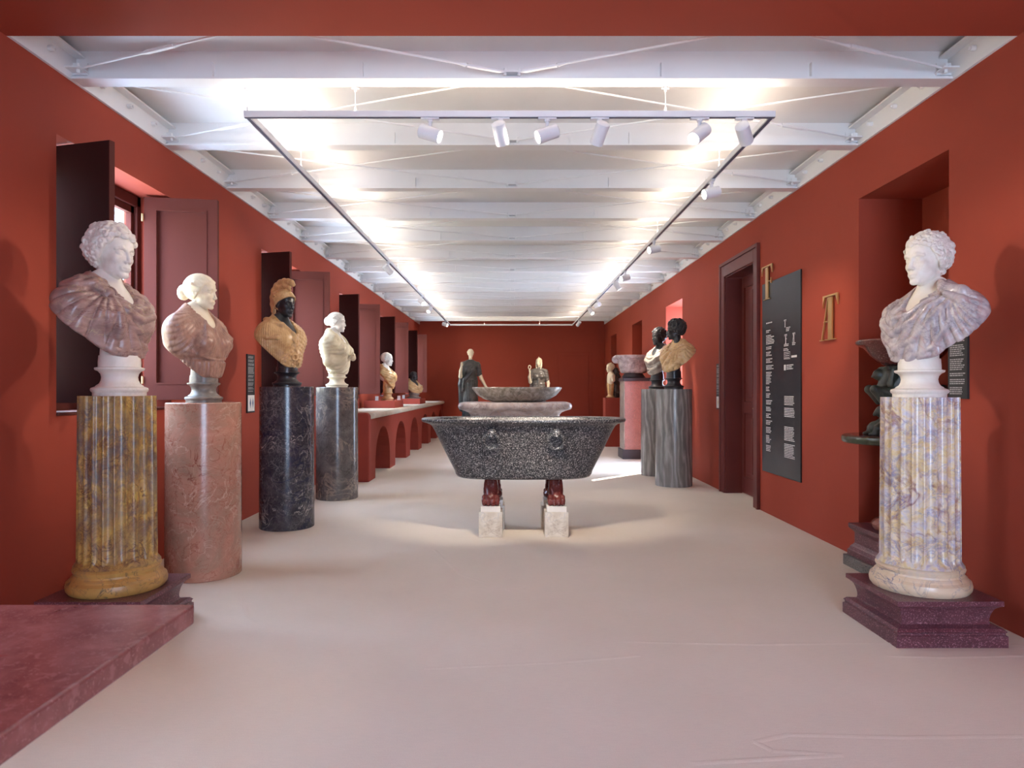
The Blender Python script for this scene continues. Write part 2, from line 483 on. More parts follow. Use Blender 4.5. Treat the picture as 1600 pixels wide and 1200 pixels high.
# hidden door in the far wall: a thin recessed joint around a flush leaf
jib = MB().box(1.29, 2.12, Y_BACK - 0.012, Y_BACK, 0.02, 2.18).build('door_2', MATS['wall_red'], bevel=0.004)
jib['kind'] = 'structure'
mb = MB()
mb.box(1.20, 1.275, Y_BACK - 0.012, Y_BACK, 0, 2.27)
mb.box(2.135, 2.21, Y_BACK - 0.012, Y_BACK, 0, 2.27)
mb.box(1.275, 2.135, Y_BACK - 0.012, Y_BACK, 2.195, 2.27)
mb.build('door_frame', MATS['wall_red'], jib, bevel=0.004)

mb = MB()          # wall behind the photographer with a tall glazed door added, unseen, for cool daylight
mb.box(-3.0, 0.3, Y_FRONT - 0.2, Y_FRONT, 0, Z_LOW).box(2.3, 3.1, Y_FRONT - 0.2, Y_FRONT, 0, Z_LOW).box(0.3, 2.3, Y_FRONT - 0.2, Y_FRONT, 2.7, Z_LOW)
o = mb.build('wall_front', MATS['wall_red']); o['kind'] = 'structure'
g = empty('window_8', (0, 0, 0)); g['kind'] = 'structure'
fr = MB()
for x in (0.3, 1.27, 2.24): fr.box(x, x + 0.06, Y_FRONT - 0.14, Y_FRONT - 0.08, 0, 2.7)
fr.box(0.3, 2.3, Y_FRONT - 0.14, Y_FRONT - 0.08, 2.64, 2.7).box(0.3, 2.3, Y_FRONT - 0.14, Y_FRONT - 0.08, 0, 0.1)
fr.build('window_frame', MATS['shutter_paint'], g)
for x in (0.36, 1.33): MB().box(x, x + 0.91, Y_FRONT - 0.115, Y_FRONT - 0.11, 0.1, 2.64).build('pane', MATS['pane_glass'], g)
pl = bpy.data.lights.new('window_portal', 'AREA'); pl.shape = 'RECTANGLE'; pl.size = 2.0; pl.size_y = 2.7
pl.cycles.is_portal = True
po = bpy.data.objects.new('window_portal', pl); COL.objects.link(po); po.parent = g
po.location = (1.3, Y_FRONT - 0.22, 1.35)
po.rotation_euler = Vector((0, 1, 0)).to_track_quat('-Z', 'Z').to_euler()
o = MB().box(-HW - 0.36, HW + 0.47, Y_FRONT, Y_HEAD, Z_LOW, Z_CEIL + 0.15).build('ceiling_entrance', MATS['wall_red']); o['kind'] = 'structure'

# white ceiling: panels between beams, beams, wall beams, tie rods
ceil = MB().box(-HW - 0.36, HW + 0.47, Y_HEAD, Y_BACK, Z_CEIL + 0.06, Z_CEIL + 0.15).build('ceiling', MATS['ceiling_white'])
ceil['kind'] = 'structure'
edges = [Y_HEAD] + BEAM_Y + [Y_BACK]
for a, b in zip(edges[:-1], edges[1:]):
    mb = MB(); n = 8
    vs = []
    for i in range(n + 1):
        t = i / n
        z = Z_CEIL + 0.022 * (1 - (2 * t - 1) ** 2)
        y = a + (b - a) * t
        vs += [(-HW, y, z), (HW, y, z)]
    mb.add(vs, [(2*i, 2*i+1, 2*i+3, 2*i+2) for i in range(n)])
    top = len(mb.v)
    mb.add([(x, y, Z_CEIL + 0.05) for (x, y, z) in vs], [(2*i, 2*i+2, 2*i+3, 2*i+1) for i in range(n)])
    mb.build('ceiling_panel', MATS['ceiling_white'], ceil, smooth=30)

# one transverse beam: web, lower plate, flange
def beam_mesh():
    mb = MB()
    w = HW - 0.022
    mb.box(-w, w, -0.008, 0.008, Z_LOW + 0.012, Z_CEIL + 0.02)
    mb.box(-w, w, -0.020, -0.008, Z_LOW + 0.012, Z_LOW + 0.098)
    mb.box(-w, w, -0.055, 0.055, Z_LOW, Z_LOW + 0.012)
    return mb.mesh('ceiling_beam')
bm_ = beam_mesh()
stiff = MB().box(-0.006, 0.006, -0.052, -0.020, Z_LOW + 0.012, Z_LOW + 0.10).mesh('stiffener')
hub = MB()
hub.box(-0.05, 0.05, -0.075, -0.02, Z_LOW + 0.03, Z_LOW + 0.04)
hub.tube((-0.04, -0.06, Z_LOW + 0.015), (-0.04, -0.06, Z_LOW + 0.055), 0.009, 8)
hub.tube((0.04, -0.06, Z_LOW + 0.015), (0.04, -0.06, Z_LOW + 0.055), 0.009, 8)
hub_m = hub.mesh('rod_bracket')
for y in BEAM_Y:
    b = link_mesh('ceiling_beam', bm_, MATS['steel_white'], ceil, (0, y, 0))
    for x in (-1.74, -0.87, 0.87, 1.74):
        link_mesh('stiffener', stiff, MATS['steel_white'], b, (x, 0, 0))
    link_mesh('rod_bracket', hub_m, MATS['steel_white'], b)

# beams along the walls, with bolts and end brackets
bolt_m = MB().tube((0, 0, 0), (0.028, 0, 0), 0.016, 10).tube((0.028, 0, 0), (0.04, 0, 0), 0.009, 8).mesh('bolt')
brk = MB()
brk.box(0.0, 0.085, -0.014, -0.004, Z_LOW + 0.03, Z_LOW + 0.10)
brk.box(0.0, 0.09, -0.09, 0.0, Z_LOW + 0.040, Z_LOW + 0.048)
brk.tube((0.06, -0.06, Z_LOW + 0.02), (0.06, -0.06, Z_LOW + 0.075), 0.010, 8)
brk_m = brk.mesh('end_bracket')
for s in (-1, 1):
    mb = MB()
    x = s * HW
    mb.box(min(x, x - s*0.018), max(x, x - s*0.018), Y_HEAD, Y_BACK, Z_LOW, Z_CEIL)
    mb.box(min(x, x - s*0.075), max(x, x - s*0.075), Y_HEAD, Y_BACK, Z_CEIL - 0.045, Z_CEIL - 0.033)
    wb = mb.build('wall_beam', MATS['steel_white'], ceil)
    y0 = BEAM_Y[0] - 1.075
    for k in range(15):
        for t in (0.22, 0.5, 0.78):
            y = y0 + 1.075 * (k + t)
            if Y_HEAD + 0.05 < y < Y_BACK - 0.05:
                link_mesh('bolt', bolt_m, MATS['steel_white'], wb, (x - s*0.018, y, Z_LOW + 0.085), (0, 0, 0 if s < 0 else math.pi))
    for y in BEAM_Y:
        o = link_mesh('end_bracket', brk_m, MATS['steel_white'], wb, (x - s*0.018, y - 0.02, 0))
        if s > 0: o.scale = (-1, 1, 1)

# crossed tie rods in every bay
def rod(a, b, tb=None):
    a = Vector(a); b = Vector(b)
    o = MB().tube(a, b, 0.0065, 8).build('tie_rod', MATS['steel_white'], ceil, smooth=40)
    if tb is not None:
        d = (b - a).normalized(); p = a + d * tb
        mb = MB().tube(p - d*0.10, p + d*0.09, 0.013, 8)
        mb.tube(p - d*0.14, p - d*0.10, 0.007, 8, 0.013).tube(p + d*0.10, p + d*0.14, 0.013, 8, 0.007)
        mb.build('turnbuckle', MATS['steel_white'], o, smooth=40)
ZR = Z_LOW + 0.048
ys = [BEAM_Y[0] - 1.075] + BEAM_Y
for k, (ya, yb) in enumerate(zip(ys[:-1], ys[1:])):
    for s in (-1, 1):
        P = [((s*(HW-0.09), yb - 0.08, ZR), (s*0.04, ya + 0.06, ZR + 0.004)),
             ((s*0.04, yb - 0.06, ZR - 0.012), (s*(HW-0.09), ya + 0.06, ZR - 0.008))]
        for i, (a, b) in enumerate(P):
            if k == 0:     # the first bay runs on above the soffit: only the visible stretch
                a = Vector(a); b = Vector(b)
                t = (a.y - Y_HEAD - 0.002) / (a.y - b.y)
                b = a + (b - a) * min(1, t)
                rod(a, b, 0.62 if i == 0 else 0.14)
            else:
                rod(a, b, 0.55 if i == 0 else None)
# ------------------------------------------------------------------ windows on the left
SH_Z0, SH_Z1 = WIN_Z0 + 0.07, WIN_Z1 - 0.02
def shutter_mesh_parts(w):
    """leaf in local coords: hinge at origin, leaf along +X, panelled face on -Y"""
    h0, h1, d = SH_Z0, SH_Z1, 0.042
    m, s = 0.075, 0.085
    fr = MB()
    fr.box(0, m, 0, d, h0, h1); fr.box(w - m, w, 0, d, h0, h1)
    fr.box(m, w - m, 0, d, h0, h0 + s + 0.03); fr.box(m, w - m, 0, d, h1 - s, h1)
    pn = MB()
    pn.box(m, w - m, 0.024, d - 0.006, h0 + s + 0.03, h1 - s)
    mo = MB()
    a, b, c, e = m, w - m, h0 + s + 0.03, h1 - s
    t = 0.012
    mo.box(a, a + t, -0.005, 0.024, c, e); mo.box(b - t, b, -0.005, 0.024, c, e)
    mo.box(a, b, -0.005, 0.024, c, c + t); mo.box(a, b, -0.005, 0.024, e - t, e)
    hg = MB()
    for z in (h0 + 0.12, h1 - 0.18):
        hg.tube((-0.008, -0.006, z), (-0.008, -0.006, z + 0.055), 0.008, 8)
    return [fr.mesh('leaf_frame'), pn.mesh('leaf_panel'), mo.mesh('moulding'), hg.mesh('hinge')]
SW = 0.515
SHM = shutter_mesh_parts(SW)
SHD = MB().box(0, SW - 0.006, 0, 0.034, SH_Z0, SH_Z1).mesh('shutter_leaf')
SHE = MB().box(SW - 0.006, SW, -0.001, 0.035, SH_Z0, SH_Z1).mesh('edge_strip')
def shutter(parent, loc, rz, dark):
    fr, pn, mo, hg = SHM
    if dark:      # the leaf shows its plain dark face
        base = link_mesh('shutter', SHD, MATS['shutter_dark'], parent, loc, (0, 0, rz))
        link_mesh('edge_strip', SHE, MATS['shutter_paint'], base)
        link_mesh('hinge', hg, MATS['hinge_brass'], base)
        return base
    base = link_mesh('shutter', fr, MATS['shutter_paint'], parent, loc, (0, 0, rz))
    link_mesh('shutter_panel', pn, MATS['shutter_paint'], base)
    link_mesh('moulding', mo, MATS['shutter_paint'], base)
    link_mesh('hinge', hg, MATS['hinge_brass'], base)
    return base
XG = -HW - 0.25      # glazing plane
for k in range(6):
    y0 = WIN_Y0 + PITCH * k; y1 = y0 + WIN_W
    w = empty('window_%d' % (k + 1), (0, 0, 0)); w['kind'] = 'structure'
    fr = MB()
    fr.box(XG - 0.05, XG + 0.02, y0, y0 + 0.05, WIN_Z0, WIN_Z1)
    fr.box(XG - 0.05, XG + 0.02, y1 - 0.05, y1, WIN_Z0, WIN_Z1)
    fr.box(XG - 0.05, XG + 0.02, y0, y1, WIN_Z1 - 0.08, WIN_Z1)
    fr.box(XG - 0.05, XG + 0.02, y0, y1, WIN_Z0, WIN_Z0 + 0.07)
    fr.build('window_frame', MATS['shutter_paint'], w, bevel=0.004)
    ym = (y0 + y1) / 2
    for a, b in ((y0 + 0.05, ym), (ym, y1 - 0.05)):
        sh = MB()
        sh.box(XG - 0.045, XG - 0.005, a, a + 0.04, WIN_Z0 + 0.07, WIN_Z1 - 0.08)
        sh.box(XG - 0.045, XG - 0.005, b - 0.04, b, WIN_Z0 + 0.07, WIN_Z1 - 0.08)
        sh.box(XG - 0.045, XG - 0.005, a, b, WIN_Z0 + 0.07, WIN_Z0 + 0.13)
        sh.box(XG - 0.045, XG - 0.005, a, b, WIN_Z1 - 0.13, WIN_Z1 - 0.08)
        sh.box(XG - 0.04, XG - 0.01, a, b, 1.84, 1.865)
        so = sh.build('casement', MATS['shutter_paint'], w)
        MB().box(XG - 0.028, XG - 0.024, a + 0.04, b - 0.04, WIN_Z0 + 0.13, 1.84).build('pane', MATS['pane_glass'], so)
        MB().box(XG - 0.028, XG - 0.024, a + 0.04, b - 0.04, 1.865, WIN_Z1 - 0.13).build('pane', MATS['pane_glass'], so)
    MB().box(-HW - 0.23, -HW + 0.012, y0 + 0.004, y1 - 0.004, WIN_Z0, WIN_Z0 + 0.018).build('window_sill', MATS['shutter_paint'], w, bevel=0.004)
    # near leaf swings toward the room and a little toward the photographer, far leaf away
    a1 = math.atan2(-0.14, 0.535)
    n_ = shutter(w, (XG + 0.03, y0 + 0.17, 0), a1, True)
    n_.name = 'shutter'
    a2 = math.atan2(0.08, 0.52)
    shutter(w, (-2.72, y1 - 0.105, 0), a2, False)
    pl = bpy.data.lights.new('window_portal', 'AREA')
    pl.shape = 'RECTANGLE'; pl.size = WIN_W - 0.1; pl.size_y = WIN_Z1 - WIN_Z0
    pl.cycles.is_portal = True
    po = bpy.data.objects.new('window_portal', pl); COL.objects.link(po)
    po.location = (-HW - 0.40, ym, (WIN_Z0 + WIN_Z1) / 2)
    po.rotation_euler = Vector((1, 0, 0)).to_track_quat('-Z', 'Y').to_euler()
    po.parent = w

# house across the street, seen through the first window
hs = empty('exterior_house', (-11.0, 9.0, 0))
setprops(hs, 'cream plastered house seen through the nearest left window', 'building')
MB().box(-0.4, 0.0, -14, 14, -6, 3.4).build('facade', MATS['facade'], hs)
MB().box(-0.6, 0.25, -14, 14, 3.4, 3.7).build('cornice', MATS['facade_trim'], hs)
for y in np.arange(-12.5, 13, 3.0):
    f = MB().box(-0.02, 0.06, y - 0.6, y + 0.6, 0.2, 2.2).build('window_surround', MATS['facade_trim'], hs)
    MB().box(0.06, 0.075, y - 0.48, y + 0.48, 0.3, 2.1).build('window_shutter', MATS['verde'], f)

# ------------------------------------------------------------------ door and garden opening on the right
casing = MB()
for ya, yb, za, zb in ((7.10, 7.22, 0, 2.74), (8.22, 8.34, 0, 2.74), (7.22, 8.22, 2.60, 2.74)):
    casing.box(HW - 0.022, HW, ya, yb, za, zb)
for ya, yb, za, zb in ((7.07, 7.11, 0, 2.77), (8.33, 8.37, 0, 2.77), (7.11, 8.33, 2.73, 2.77)):
    casing.box(HW - 0.036, HW, ya, yb, za, zb)
o = casing.build('trim_1', MATS['door_paint'], bevel=0.005); o['kind'] = 'structure'
lin = MB()
lin.box(HW, HW + 0.25, 7.22, 7.232, 0, 2.6).box(HW, HW + 0.25, 8.208, 8.22, 0, 2.6).box(HW, HW + 0.25, 7.232, 8.208, 2.588, 2.6)
lin.build('jamb_lining', MATS['door_paint'], o)
door = empty('door_1', (HW + 0.19, 7.232, 0.012)); door['kind'] = 'structure'
DWd = 0.976 / 2
for s in (0, 1):
    y0 = s * DWd
    lf = MB()
    lf.box(0, 0.04, y0, y0 + 0.09, 0, 2.57); lf.box(0, 0.04, y0 + DWd - 0.09, y0 + DWd - 0.003, 0, 2.57)
    for za, zb in ((0, 0.2), (0.95, 1.09), (2.44, 2.57)):
        lf.box(0, 0.04, y0 + 0.09, y0 + DWd - 0.09, za, zb)
    l = lf.build('door_leaf', MATS['door_paint'], door, bevel=0.004)
    for za, zb in ((0.2, 0.95), (1.09, 2.44)):
        MB().box(0.014, 0.03, y0 + 0.09, y0 + DWd - 0.09, za, zb).box(0.004, 0.014, y0 + 0.13, y0 + DWd - 0.13, za + 0.05, zb - 0.05).build('door_panel', MATS['door_paint'], l, bevel=0.006)
h = MB().tube((-0.05, 0.44, 1.02), (0, 0.44, 1.02), 0.009, 10).tube((-0.045, 0.36, 1.02), (-0.045, 0.45, 1.02), 0.009, 10).build('handle', MATS['hinge_brass'], door, smooth=40)
MB().box(0.005, 0.15, 0, 0.97, -0.012, -0.004).build('threshold', MATS['counter_marble'], door)

g = empty('window_7', (0, 0, 0)); g['kind'] = 'structure'
fr = MB()
fr.box(HW + 0.40, HW + 0.46, GARDEN[0], GARDEN[0] + 0.05, 0, 2.62).box(HW + 0.40, HW + 0.46, GARDEN[1] - 0.05, GARDEN[1], 0, 2.62)
fr.box(HW + 0.40, HW + 0.46, GARDEN[0], GARDEN[1], 2.56, 2.62)
fr.build('window_frame', MATS['door_paint'], g)
MB().box(HW + 0.42, HW + 0.425, GARDEN[0] + 0.05, GARDEN[1] - 0.05, 0.02, 2.56).build('pane', MATS['pane_glass'], g)
pl = bpy.data.lights.new('window_portal', 'AREA'); pl.shape = 'RECTANGLE'; pl.size = 1.0; pl.size_y = 2.6
pl.cycles.is_portal = True
po = bpy.data.objects.new('window_portal', pl); COL.objects.link(po); po.parent = g
po.location = (HW + 0.50, 10.85, 1.31)
po.rotation_euler = Vector((-1, 0, 0)).to_track_quat('-Z', 'Y').to_euler()

# ------------------------------------------------------------------ arched counter along the left wall
CX = -1.927          # front face
CD0 = 9.26
ct = empty('arched_counter', (CX, CD0, 0))
setprops(ct, 'long red masonry counter with round arches and a pale marble top along the left wall', 'counter')
CH = 0.845
LEN = Y_BACK - CD0 - 0.004
AW, PER, OFF = 1.15, 1.64, 0.37
mb = MB()
NA = 6; NS = 18
front, backx = 0.0, -0.50
def archpts(u0, w):
    pts = []
    for i in range(NS + 1):
        t = math.pi * i / NS
        pts.append((u0 + w/2 - w/2*math.cos(t), 0.14 + 0.56 * (math.sin(t) ** 0.85 if math.sin(t) > 1e-9 else 0)))
    return pts
u = 0.0
for k in range(NA + 1):
    u0 = OFF + PER * k
    e = min(u0, LEN)
    if e > u: mb.box(backx, front, u, e, 0, CH)
    if u0 >= LEN: break
    w = min(AW, LEN - u0)
    if w < 0.3: mb.box(backx, front, u0, LEN, 0, CH); break
    pts = [(u0, 0)] + archpts(u0, w) + [(u0 + w, 0)]
    # spandrel above the arch
    for (a, za), (b, zb) in zip(pts[1:-2], pts[2:-1]):
        mb.add([(front, a, za), (front, b, zb), (front, b, CH), (front, a, CH)], [(0, 1, 2, 3)])
        mb.add([(front, a, za), (front, b, zb), (backx, b, zb), (backx, a, za)], [(0, 3, 2, 1)])
        mb.add([(front, a, CH), (front, b, CH), (backx, b, CH), (backx, a, CH)], [(0, 1, 2, 3)])
    mb.box(backx - 0.02, backx, u0, u0 + w, 0, CH)
    u = u0 + w
mb.build('masonry', MATS['plinth_red'], ct)
# near end cheek with rounded top corner, up to the level of the marble
ch = []
for i in range(7):
    t = math.pi/2 * i / 6
    ch.append((0.012 - 0.06 + 0.06*math.sin(math.pi/2 - t), 0.93 - 0.06 + 0.06*math.sin(t)))
poly = [(-0.62, 0.0), (0.012, 0.0)] + ch + [(-0.62, 0.93)]
MB().prism(poly, lambda a, b, d: (a, d, b), -0.10, 0.02).build('end_cheek', MATS['plinth_red'], ct, bevel=0.02, seg=3)
u = 0.025
while u < LEN - 0.05:
    e = min(u + 1.70, LEN)
    n = 10
    prof = [(-0.62, CH), (0.02, CH)] + [(0.02 + 0.04*math.sin(math.pi*i/n), CH + 0.0425 - 0.0425*math.cos(math.pi*i/n)) for i in range(1, n)] + [(0.02, CH + 0.085), (-0.62, CH + 0.085)]
    MB().prism(prof, lambda a, b, d: (a, d, b), u, e - 0.005).build('top_slab', MATS['counter_marble'], ct, smooth=40)
    u = e

# ------------------------------------------------------------------ track lighting
ZT = EYE + 1.61
TX0, TX1, TY0, TY1 = -1.568, 1.540, 4.05, 17.3
tr = empty('lighting_track', (0, 0, 0))
setprops(tr, 'white rectangular lighting track hung under the ceiling beams', 'lighting track')
def rail(a, b):
    (xa, ya), (xb, yb) = a, b
    mb = MB(); w, h_ = 0.018, 0.036
    if xa == xb: mb.box(xa - w, xa + w, ya, yb, ZT, ZT + h_)
    else: mb.box(xa, xb, ya - w, ya + w, ZT, ZT + h_)
    o = mb.build('track_rail', MATS['track_white'], tr, bevel=0.002)
    mb = MB(); w = 0.010
    if xa == xb: mb.box(xa - w, xa + w, ya, yb, ZT - 0.002, ZT + 0.002)
    else: mb.box(xa, xb, ya - w, ya + w, ZT - 0.002, ZT + 0.002)
    mb.build('track_slot', MATS['track_slot'], o)
    # linear uplight lying on top of the rail
    ln = math.hypot(xb - xa, yb - ya) - 0.1
    ld = bpy.data.lights.new('track_uplight', 'AREA'); ld.shape = 'RECTANGLE'
    ld.size = 0.03; ld.size_y = ln
    ld.energy = UP_POWER * ln
    ld.color = (1.0, 0.84, 0.68)
    lo = bpy.data.objects.new('track_uplight', ld); COL.objects.link(lo); lo.parent = tr
    lo.location = ((xa + xb) / 2, (ya + yb) / 2, ZT + h_ + 0.006)
    lo.rotation_euler = (math.pi, 0, 0) if xa == xb else (math.pi, 0, math.pi / 2)
rail((TX0, TY0 + 0.02), (TX0, TY1 - 0.02)); rail((TX1, TY0 + 0.02), (TX1, TY1 - 0.02))
rail((TX0 - 0.018, TY0), (TX1 + 0.018, TY0)); rail((TX0 - 0.018, TY1), (TX1 + 0.018, TY1))
def wire(x, y, zt):
    mb = MB().tube((x, y, ZT + 0.036), (x, y, zt), 0.0022, 6)
    mb.tube((x, y, ZT + 0.036), (x, y, ZT + 0.06), 0.006, 8)
    mb.tube((x - 0.022, y, zt - 0.012), (x + 0.022, y, zt - 0.012), 0.005, 6)
    mb.tube((x, y, zt - 0.03), (x, y, zt), 0.008, 8)
    mb.build('suspension_wire', MATS['steel_white'], tr)
for x in (TX0, -0.93, 0.91):
    wire(x, TY0, Z_LOW)
for i in range(1, 13, 2):
    for x in (TX0, TX1):
        wire(x, BEAM_Y[i], Z_LOW)
for x in (-0.7, 0.7):
    wire(x, TY1, Z_CEIL + 0.01)

def spotlight(x, y, target, label, power=40, cone=34):
    """track head: adaptor, arm, cylindrical body aimed at target, glowing face"""
    s = empty('track_spotlight', (x, y, ZT))
    setprops(s, label, 'spotlight', 'track spotlights')
    horiz = abs(y - TY0) < 0.05
    a = MB()
    if horiz: a.box(-0.055, 0.055, -0.015, 0.015, -0.012, -0.002)
    else: a.box(-0.015, 0.015, -0.055, 0.055, -0.012, -0.002)
    a.build('adaptor', MATS['track_white'], s, bevel=0.003)
    MB().tube((0, 0, -0.012), (0, 0, -0.075), 0.011, 10).tube((0, 0, -0.012), (0, 0, -0.025), 0.017, 12).build('arm', MATS['track_white'], s, smooth=40)
    d = (Vector(target) - Vector((x, y, ZT - 0.09))).normalized()
    q = d.to_track_quat('Z', 'Y').to_euler()
    body = MB().lathe([(0.030, -0.070), (0.041, -0.062), (0.041, 0.062), (0.037, 0.066), (0.034, 0.058)], 24).build('lamp_body', MATS['track_white'], s, (0, 0, -0.095), q, smooth=40)
    face = MB().lathe([(0.034, 0.0565), (0.034, 0.060)], 20).build('lamp_lens', MATS['lamp_face'], body)
    ld = bpy.data.lights.new('spot_beam', 'SPOT'); ld.energy = power; ld.color = (1.0, 0.88, 0.74)
    ld.spot_size = math.radians(cone); ld.spot_blend = 0.8; ld.shadow_soft_size = 0.10
    lo = bpy.data.objects.new('spot_beam', ld); COL.objects.link(lo); lo.parent = body
    lo.location = (0, 0, 0.075); lo.rotation_euler = (math.pi, 0, 0)
    return s
PX = lambda px, d: (px - 800) * d / 1066.667
SP = 95
spotlight(PX(672, TY0), TY0, (2.12, 3.56, 1.75), 'leftmost spotlight on the front track bar, aimed right', SP * 0.55)
spotlight(PX(782, TY0), TY0, (0.5, 5.8, 0.8), 'second spotlight from the left on the front track bar', SP)
spotlight(PX(855, TY0), TY0, (-2.05, 3.50, 1.75), 'third spotlight from the left on the front track bar', SP * 0.4)
spotlight(PX(937, TY0), TY0, (-0.2, 5.8, 0.8), 'fourth spotlight from the left on the front track bar', SP)
spotlight(PX(1093, TY0), TY0, (-1.2, 2.6, 0.6), 'fifth spotlight from the left on the front track bar', SP * 0.4)
spotlight(PX(1163, TY0), TY0, (2.57, 5.9, 1.6), 'rightmost spotlight on the front track bar, by the corner', SP * 0.6)
R_ = [(5.27, (-2.09, 4.6, 1.75)), (7.4, (-2.05, 6.22, 1.85)), (9.3, (-2.02, 7.9, 1.7)), (10.0, (2.12, 9.97, 1.8)), (12.3, (-1.05, 17.2, 1.8)), (13.3, (2.2, 12.4, 1.6)), (15.8, (0.68, 17.2, 1.6))]
nm = ['first spotlight along the right track rail, nearest the front bar', 'second spotlight back along the right track rail', 'third spotlight back along the right track rail',
      'fourth spotlight back along the right track rail', 'fifth spotlight back along the right track rail', 'sixth spotlight back along the right track rail', 'last spotlight along the right track rail, by the far wall']
for (y, tg), l in zip(R_, nm):
    spotlight(TX1, y, tg, l, SP)
L_ = [(8.64, (0.05, 10.1, 1.1)), (11.85, (0.05, 10.3, 1.2)), (13.0, (-2.1, 12.0, 1.6)), (16.0, (2.2, 15.0, 1.4))]
nm = ['first spotlight along the left track rail, nearest the front bar', 'second spotlight back along the left track rail', 'third spotlight back along the left track rail', 'last spotlight along the left track rail, by the far wall']
for (y, tg), l in zip(L_, nm):
    spotlight(TX0, y, tg, l, SP)
# ================================================================== SCULPTING TOOLS (distance fields -> meshes)
def sd_ell(X, Y, Z, c, r):
    x = (X - c[0]) / r[0]; y = (Y - c[1]) / r[1]; z = (Z - c[2]) / r[2]
    k0 = np.sqrt(x*x + y*y + z*z)
    k1 = np.sqrt((x/r[0])**2 + (y/r[1])**2 + (z/r[2])**2) + 1e-6
    return k0 * (k0 - 1.0) / k1
def sd_cap(X, Y, Z, a, b, ra, rb):
    ax, ay, az = a; dx, dy, dz = b[0]-ax, b[1]-ay, b[2]-az
    L = dx*dx + dy*dy + dz*dz + 1e-12
    t = np.clip(((X-ax)*dx + (Y-ay)*dy + (Z-az)*dz) / L, 0, 1)
    return np.sqrt((X-ax-t*dx)**2 + (Y-ay-t*dy)**2 + (Z-az-t*dz)**2) - (ra + t*(rb-ra))
def sd_box(X, Y, Z, c, h, r=0.0):
    qx = np.abs(X-c[0]) - (h[0]-r); qy = np.abs(Y-c[1]) - (h[1]-r); qz = np.abs(Z-c[2]) - (h[2]-r)
    o = np.sqrt(np.maximum(qx,0)**2 + np.maximum(qy,0)**2 + np.maximum(qz,0)**2)
    return o + np.minimum(np.maximum(qx, np.maximum(qy, qz)), 0) - r
def smin(a, b, k):
    if k <= 0: return np.minimum(a, b)
    h = np.clip(0.5 + 0.5*(b-a)/k, 0, 1)
    return b*(1-h) + a*h - k*h*(1-h)
def smax(a, b, k): return -smin(-a, -b, k)
def sstep(a, b, x):
    t = np.clip((x-a)/(b-a), 0, 1); return t*t*(3-2*t)

def surface_nets(phi, org, h):
    """naive surface nets on a regular grid -> vertices, quads"""
    s = phi < 0
    nx, ny, nz = phi.shape
    cnt = np.zeros((nx-1, ny-1, nz-1), np.int8)
    for i in (0, 1):
        for j in (0, 1):
            for k in (0, 1):
                cnt += s[i:nx-1+i, j:ny-1+j, k:nz-1+k]
    act = (cnt > 0) & (cnt < 8)
    ci, cj, ck = np.nonzero(act)
    idx = np.full(act.shape, -1, np.int32)
    idx[ci, cj, ck] = np.arange(len(ci))
    acc = np.zeros((len(ci), 3), np.float64); m = np.zeros(len(ci))
    corners = [(0,0,0),(1,0,0),(0,1,0),(1,1,0),(0,0,1),(1,0,1),(0,1,1),(1,1,1)]
    val = [phi[ci+a, cj+b, ck+c] for a, b, c in corners]
    for p, q in ((0,1),(2,3),(4,5),(6,7),(0,2),(1,3),(4,6),(5,7),(0,4),(1,5),(2,6),(3,7)):
        va, vb = val[p], val[q]
        x = (va < 0) != (vb < 0)
        t = np.where(x, va / np.where(x, va - vb, 1), 0)
        pa = np.array(corners[p]); pb = np.array(corners[q])
        acc += np.where(x[:, None], pa + t[:, None]*(pb-pa), 0); m += x
    v = (np.stack([ci, cj, ck], 1) + acc / m[:, None]) * h + np.array(org)
    quads = []
    for ax in range(3):
        sl0 = [slice(None)]*3; sl1 = [slice(None)]*3
        sl0[ax] = slice(0, -1); sl1[ax] = slice(1, None)
        a = s[tuple(sl0)]; b = s[tuple(sl1)]
        o1, o2 = [(1, 2), (2, 0), (0, 1)][ax]
        e = np.stack(np.nonzero(a != b), 1)
        ok = (e[:, o1] > 0) & (e[:, o2] > 0) & (e[:, o1] < phi.shape[o1]-1) & (e[:, o2] < phi.shape[o2]-1)
        e = e[ok]
        if not len(e): continue
        def cell(d1, d2):
            g = e.copy(); g[:, o1] += d1; g[:, o2] += d2
            return idx[g[:, 0], g[:, 1], g[:, 2]]
        q = np.stack([cell(-1, -1), cell(0, -1), cell(0, 0), cell(-1, 0)], 1)
        inside = a[e[:, 0], e[:, 1], e[:, 2]]
        q = np.where(inside[:, None], q, q[:, ::-1])
        quads.append(q)
    return v, np.concatenate(quads)

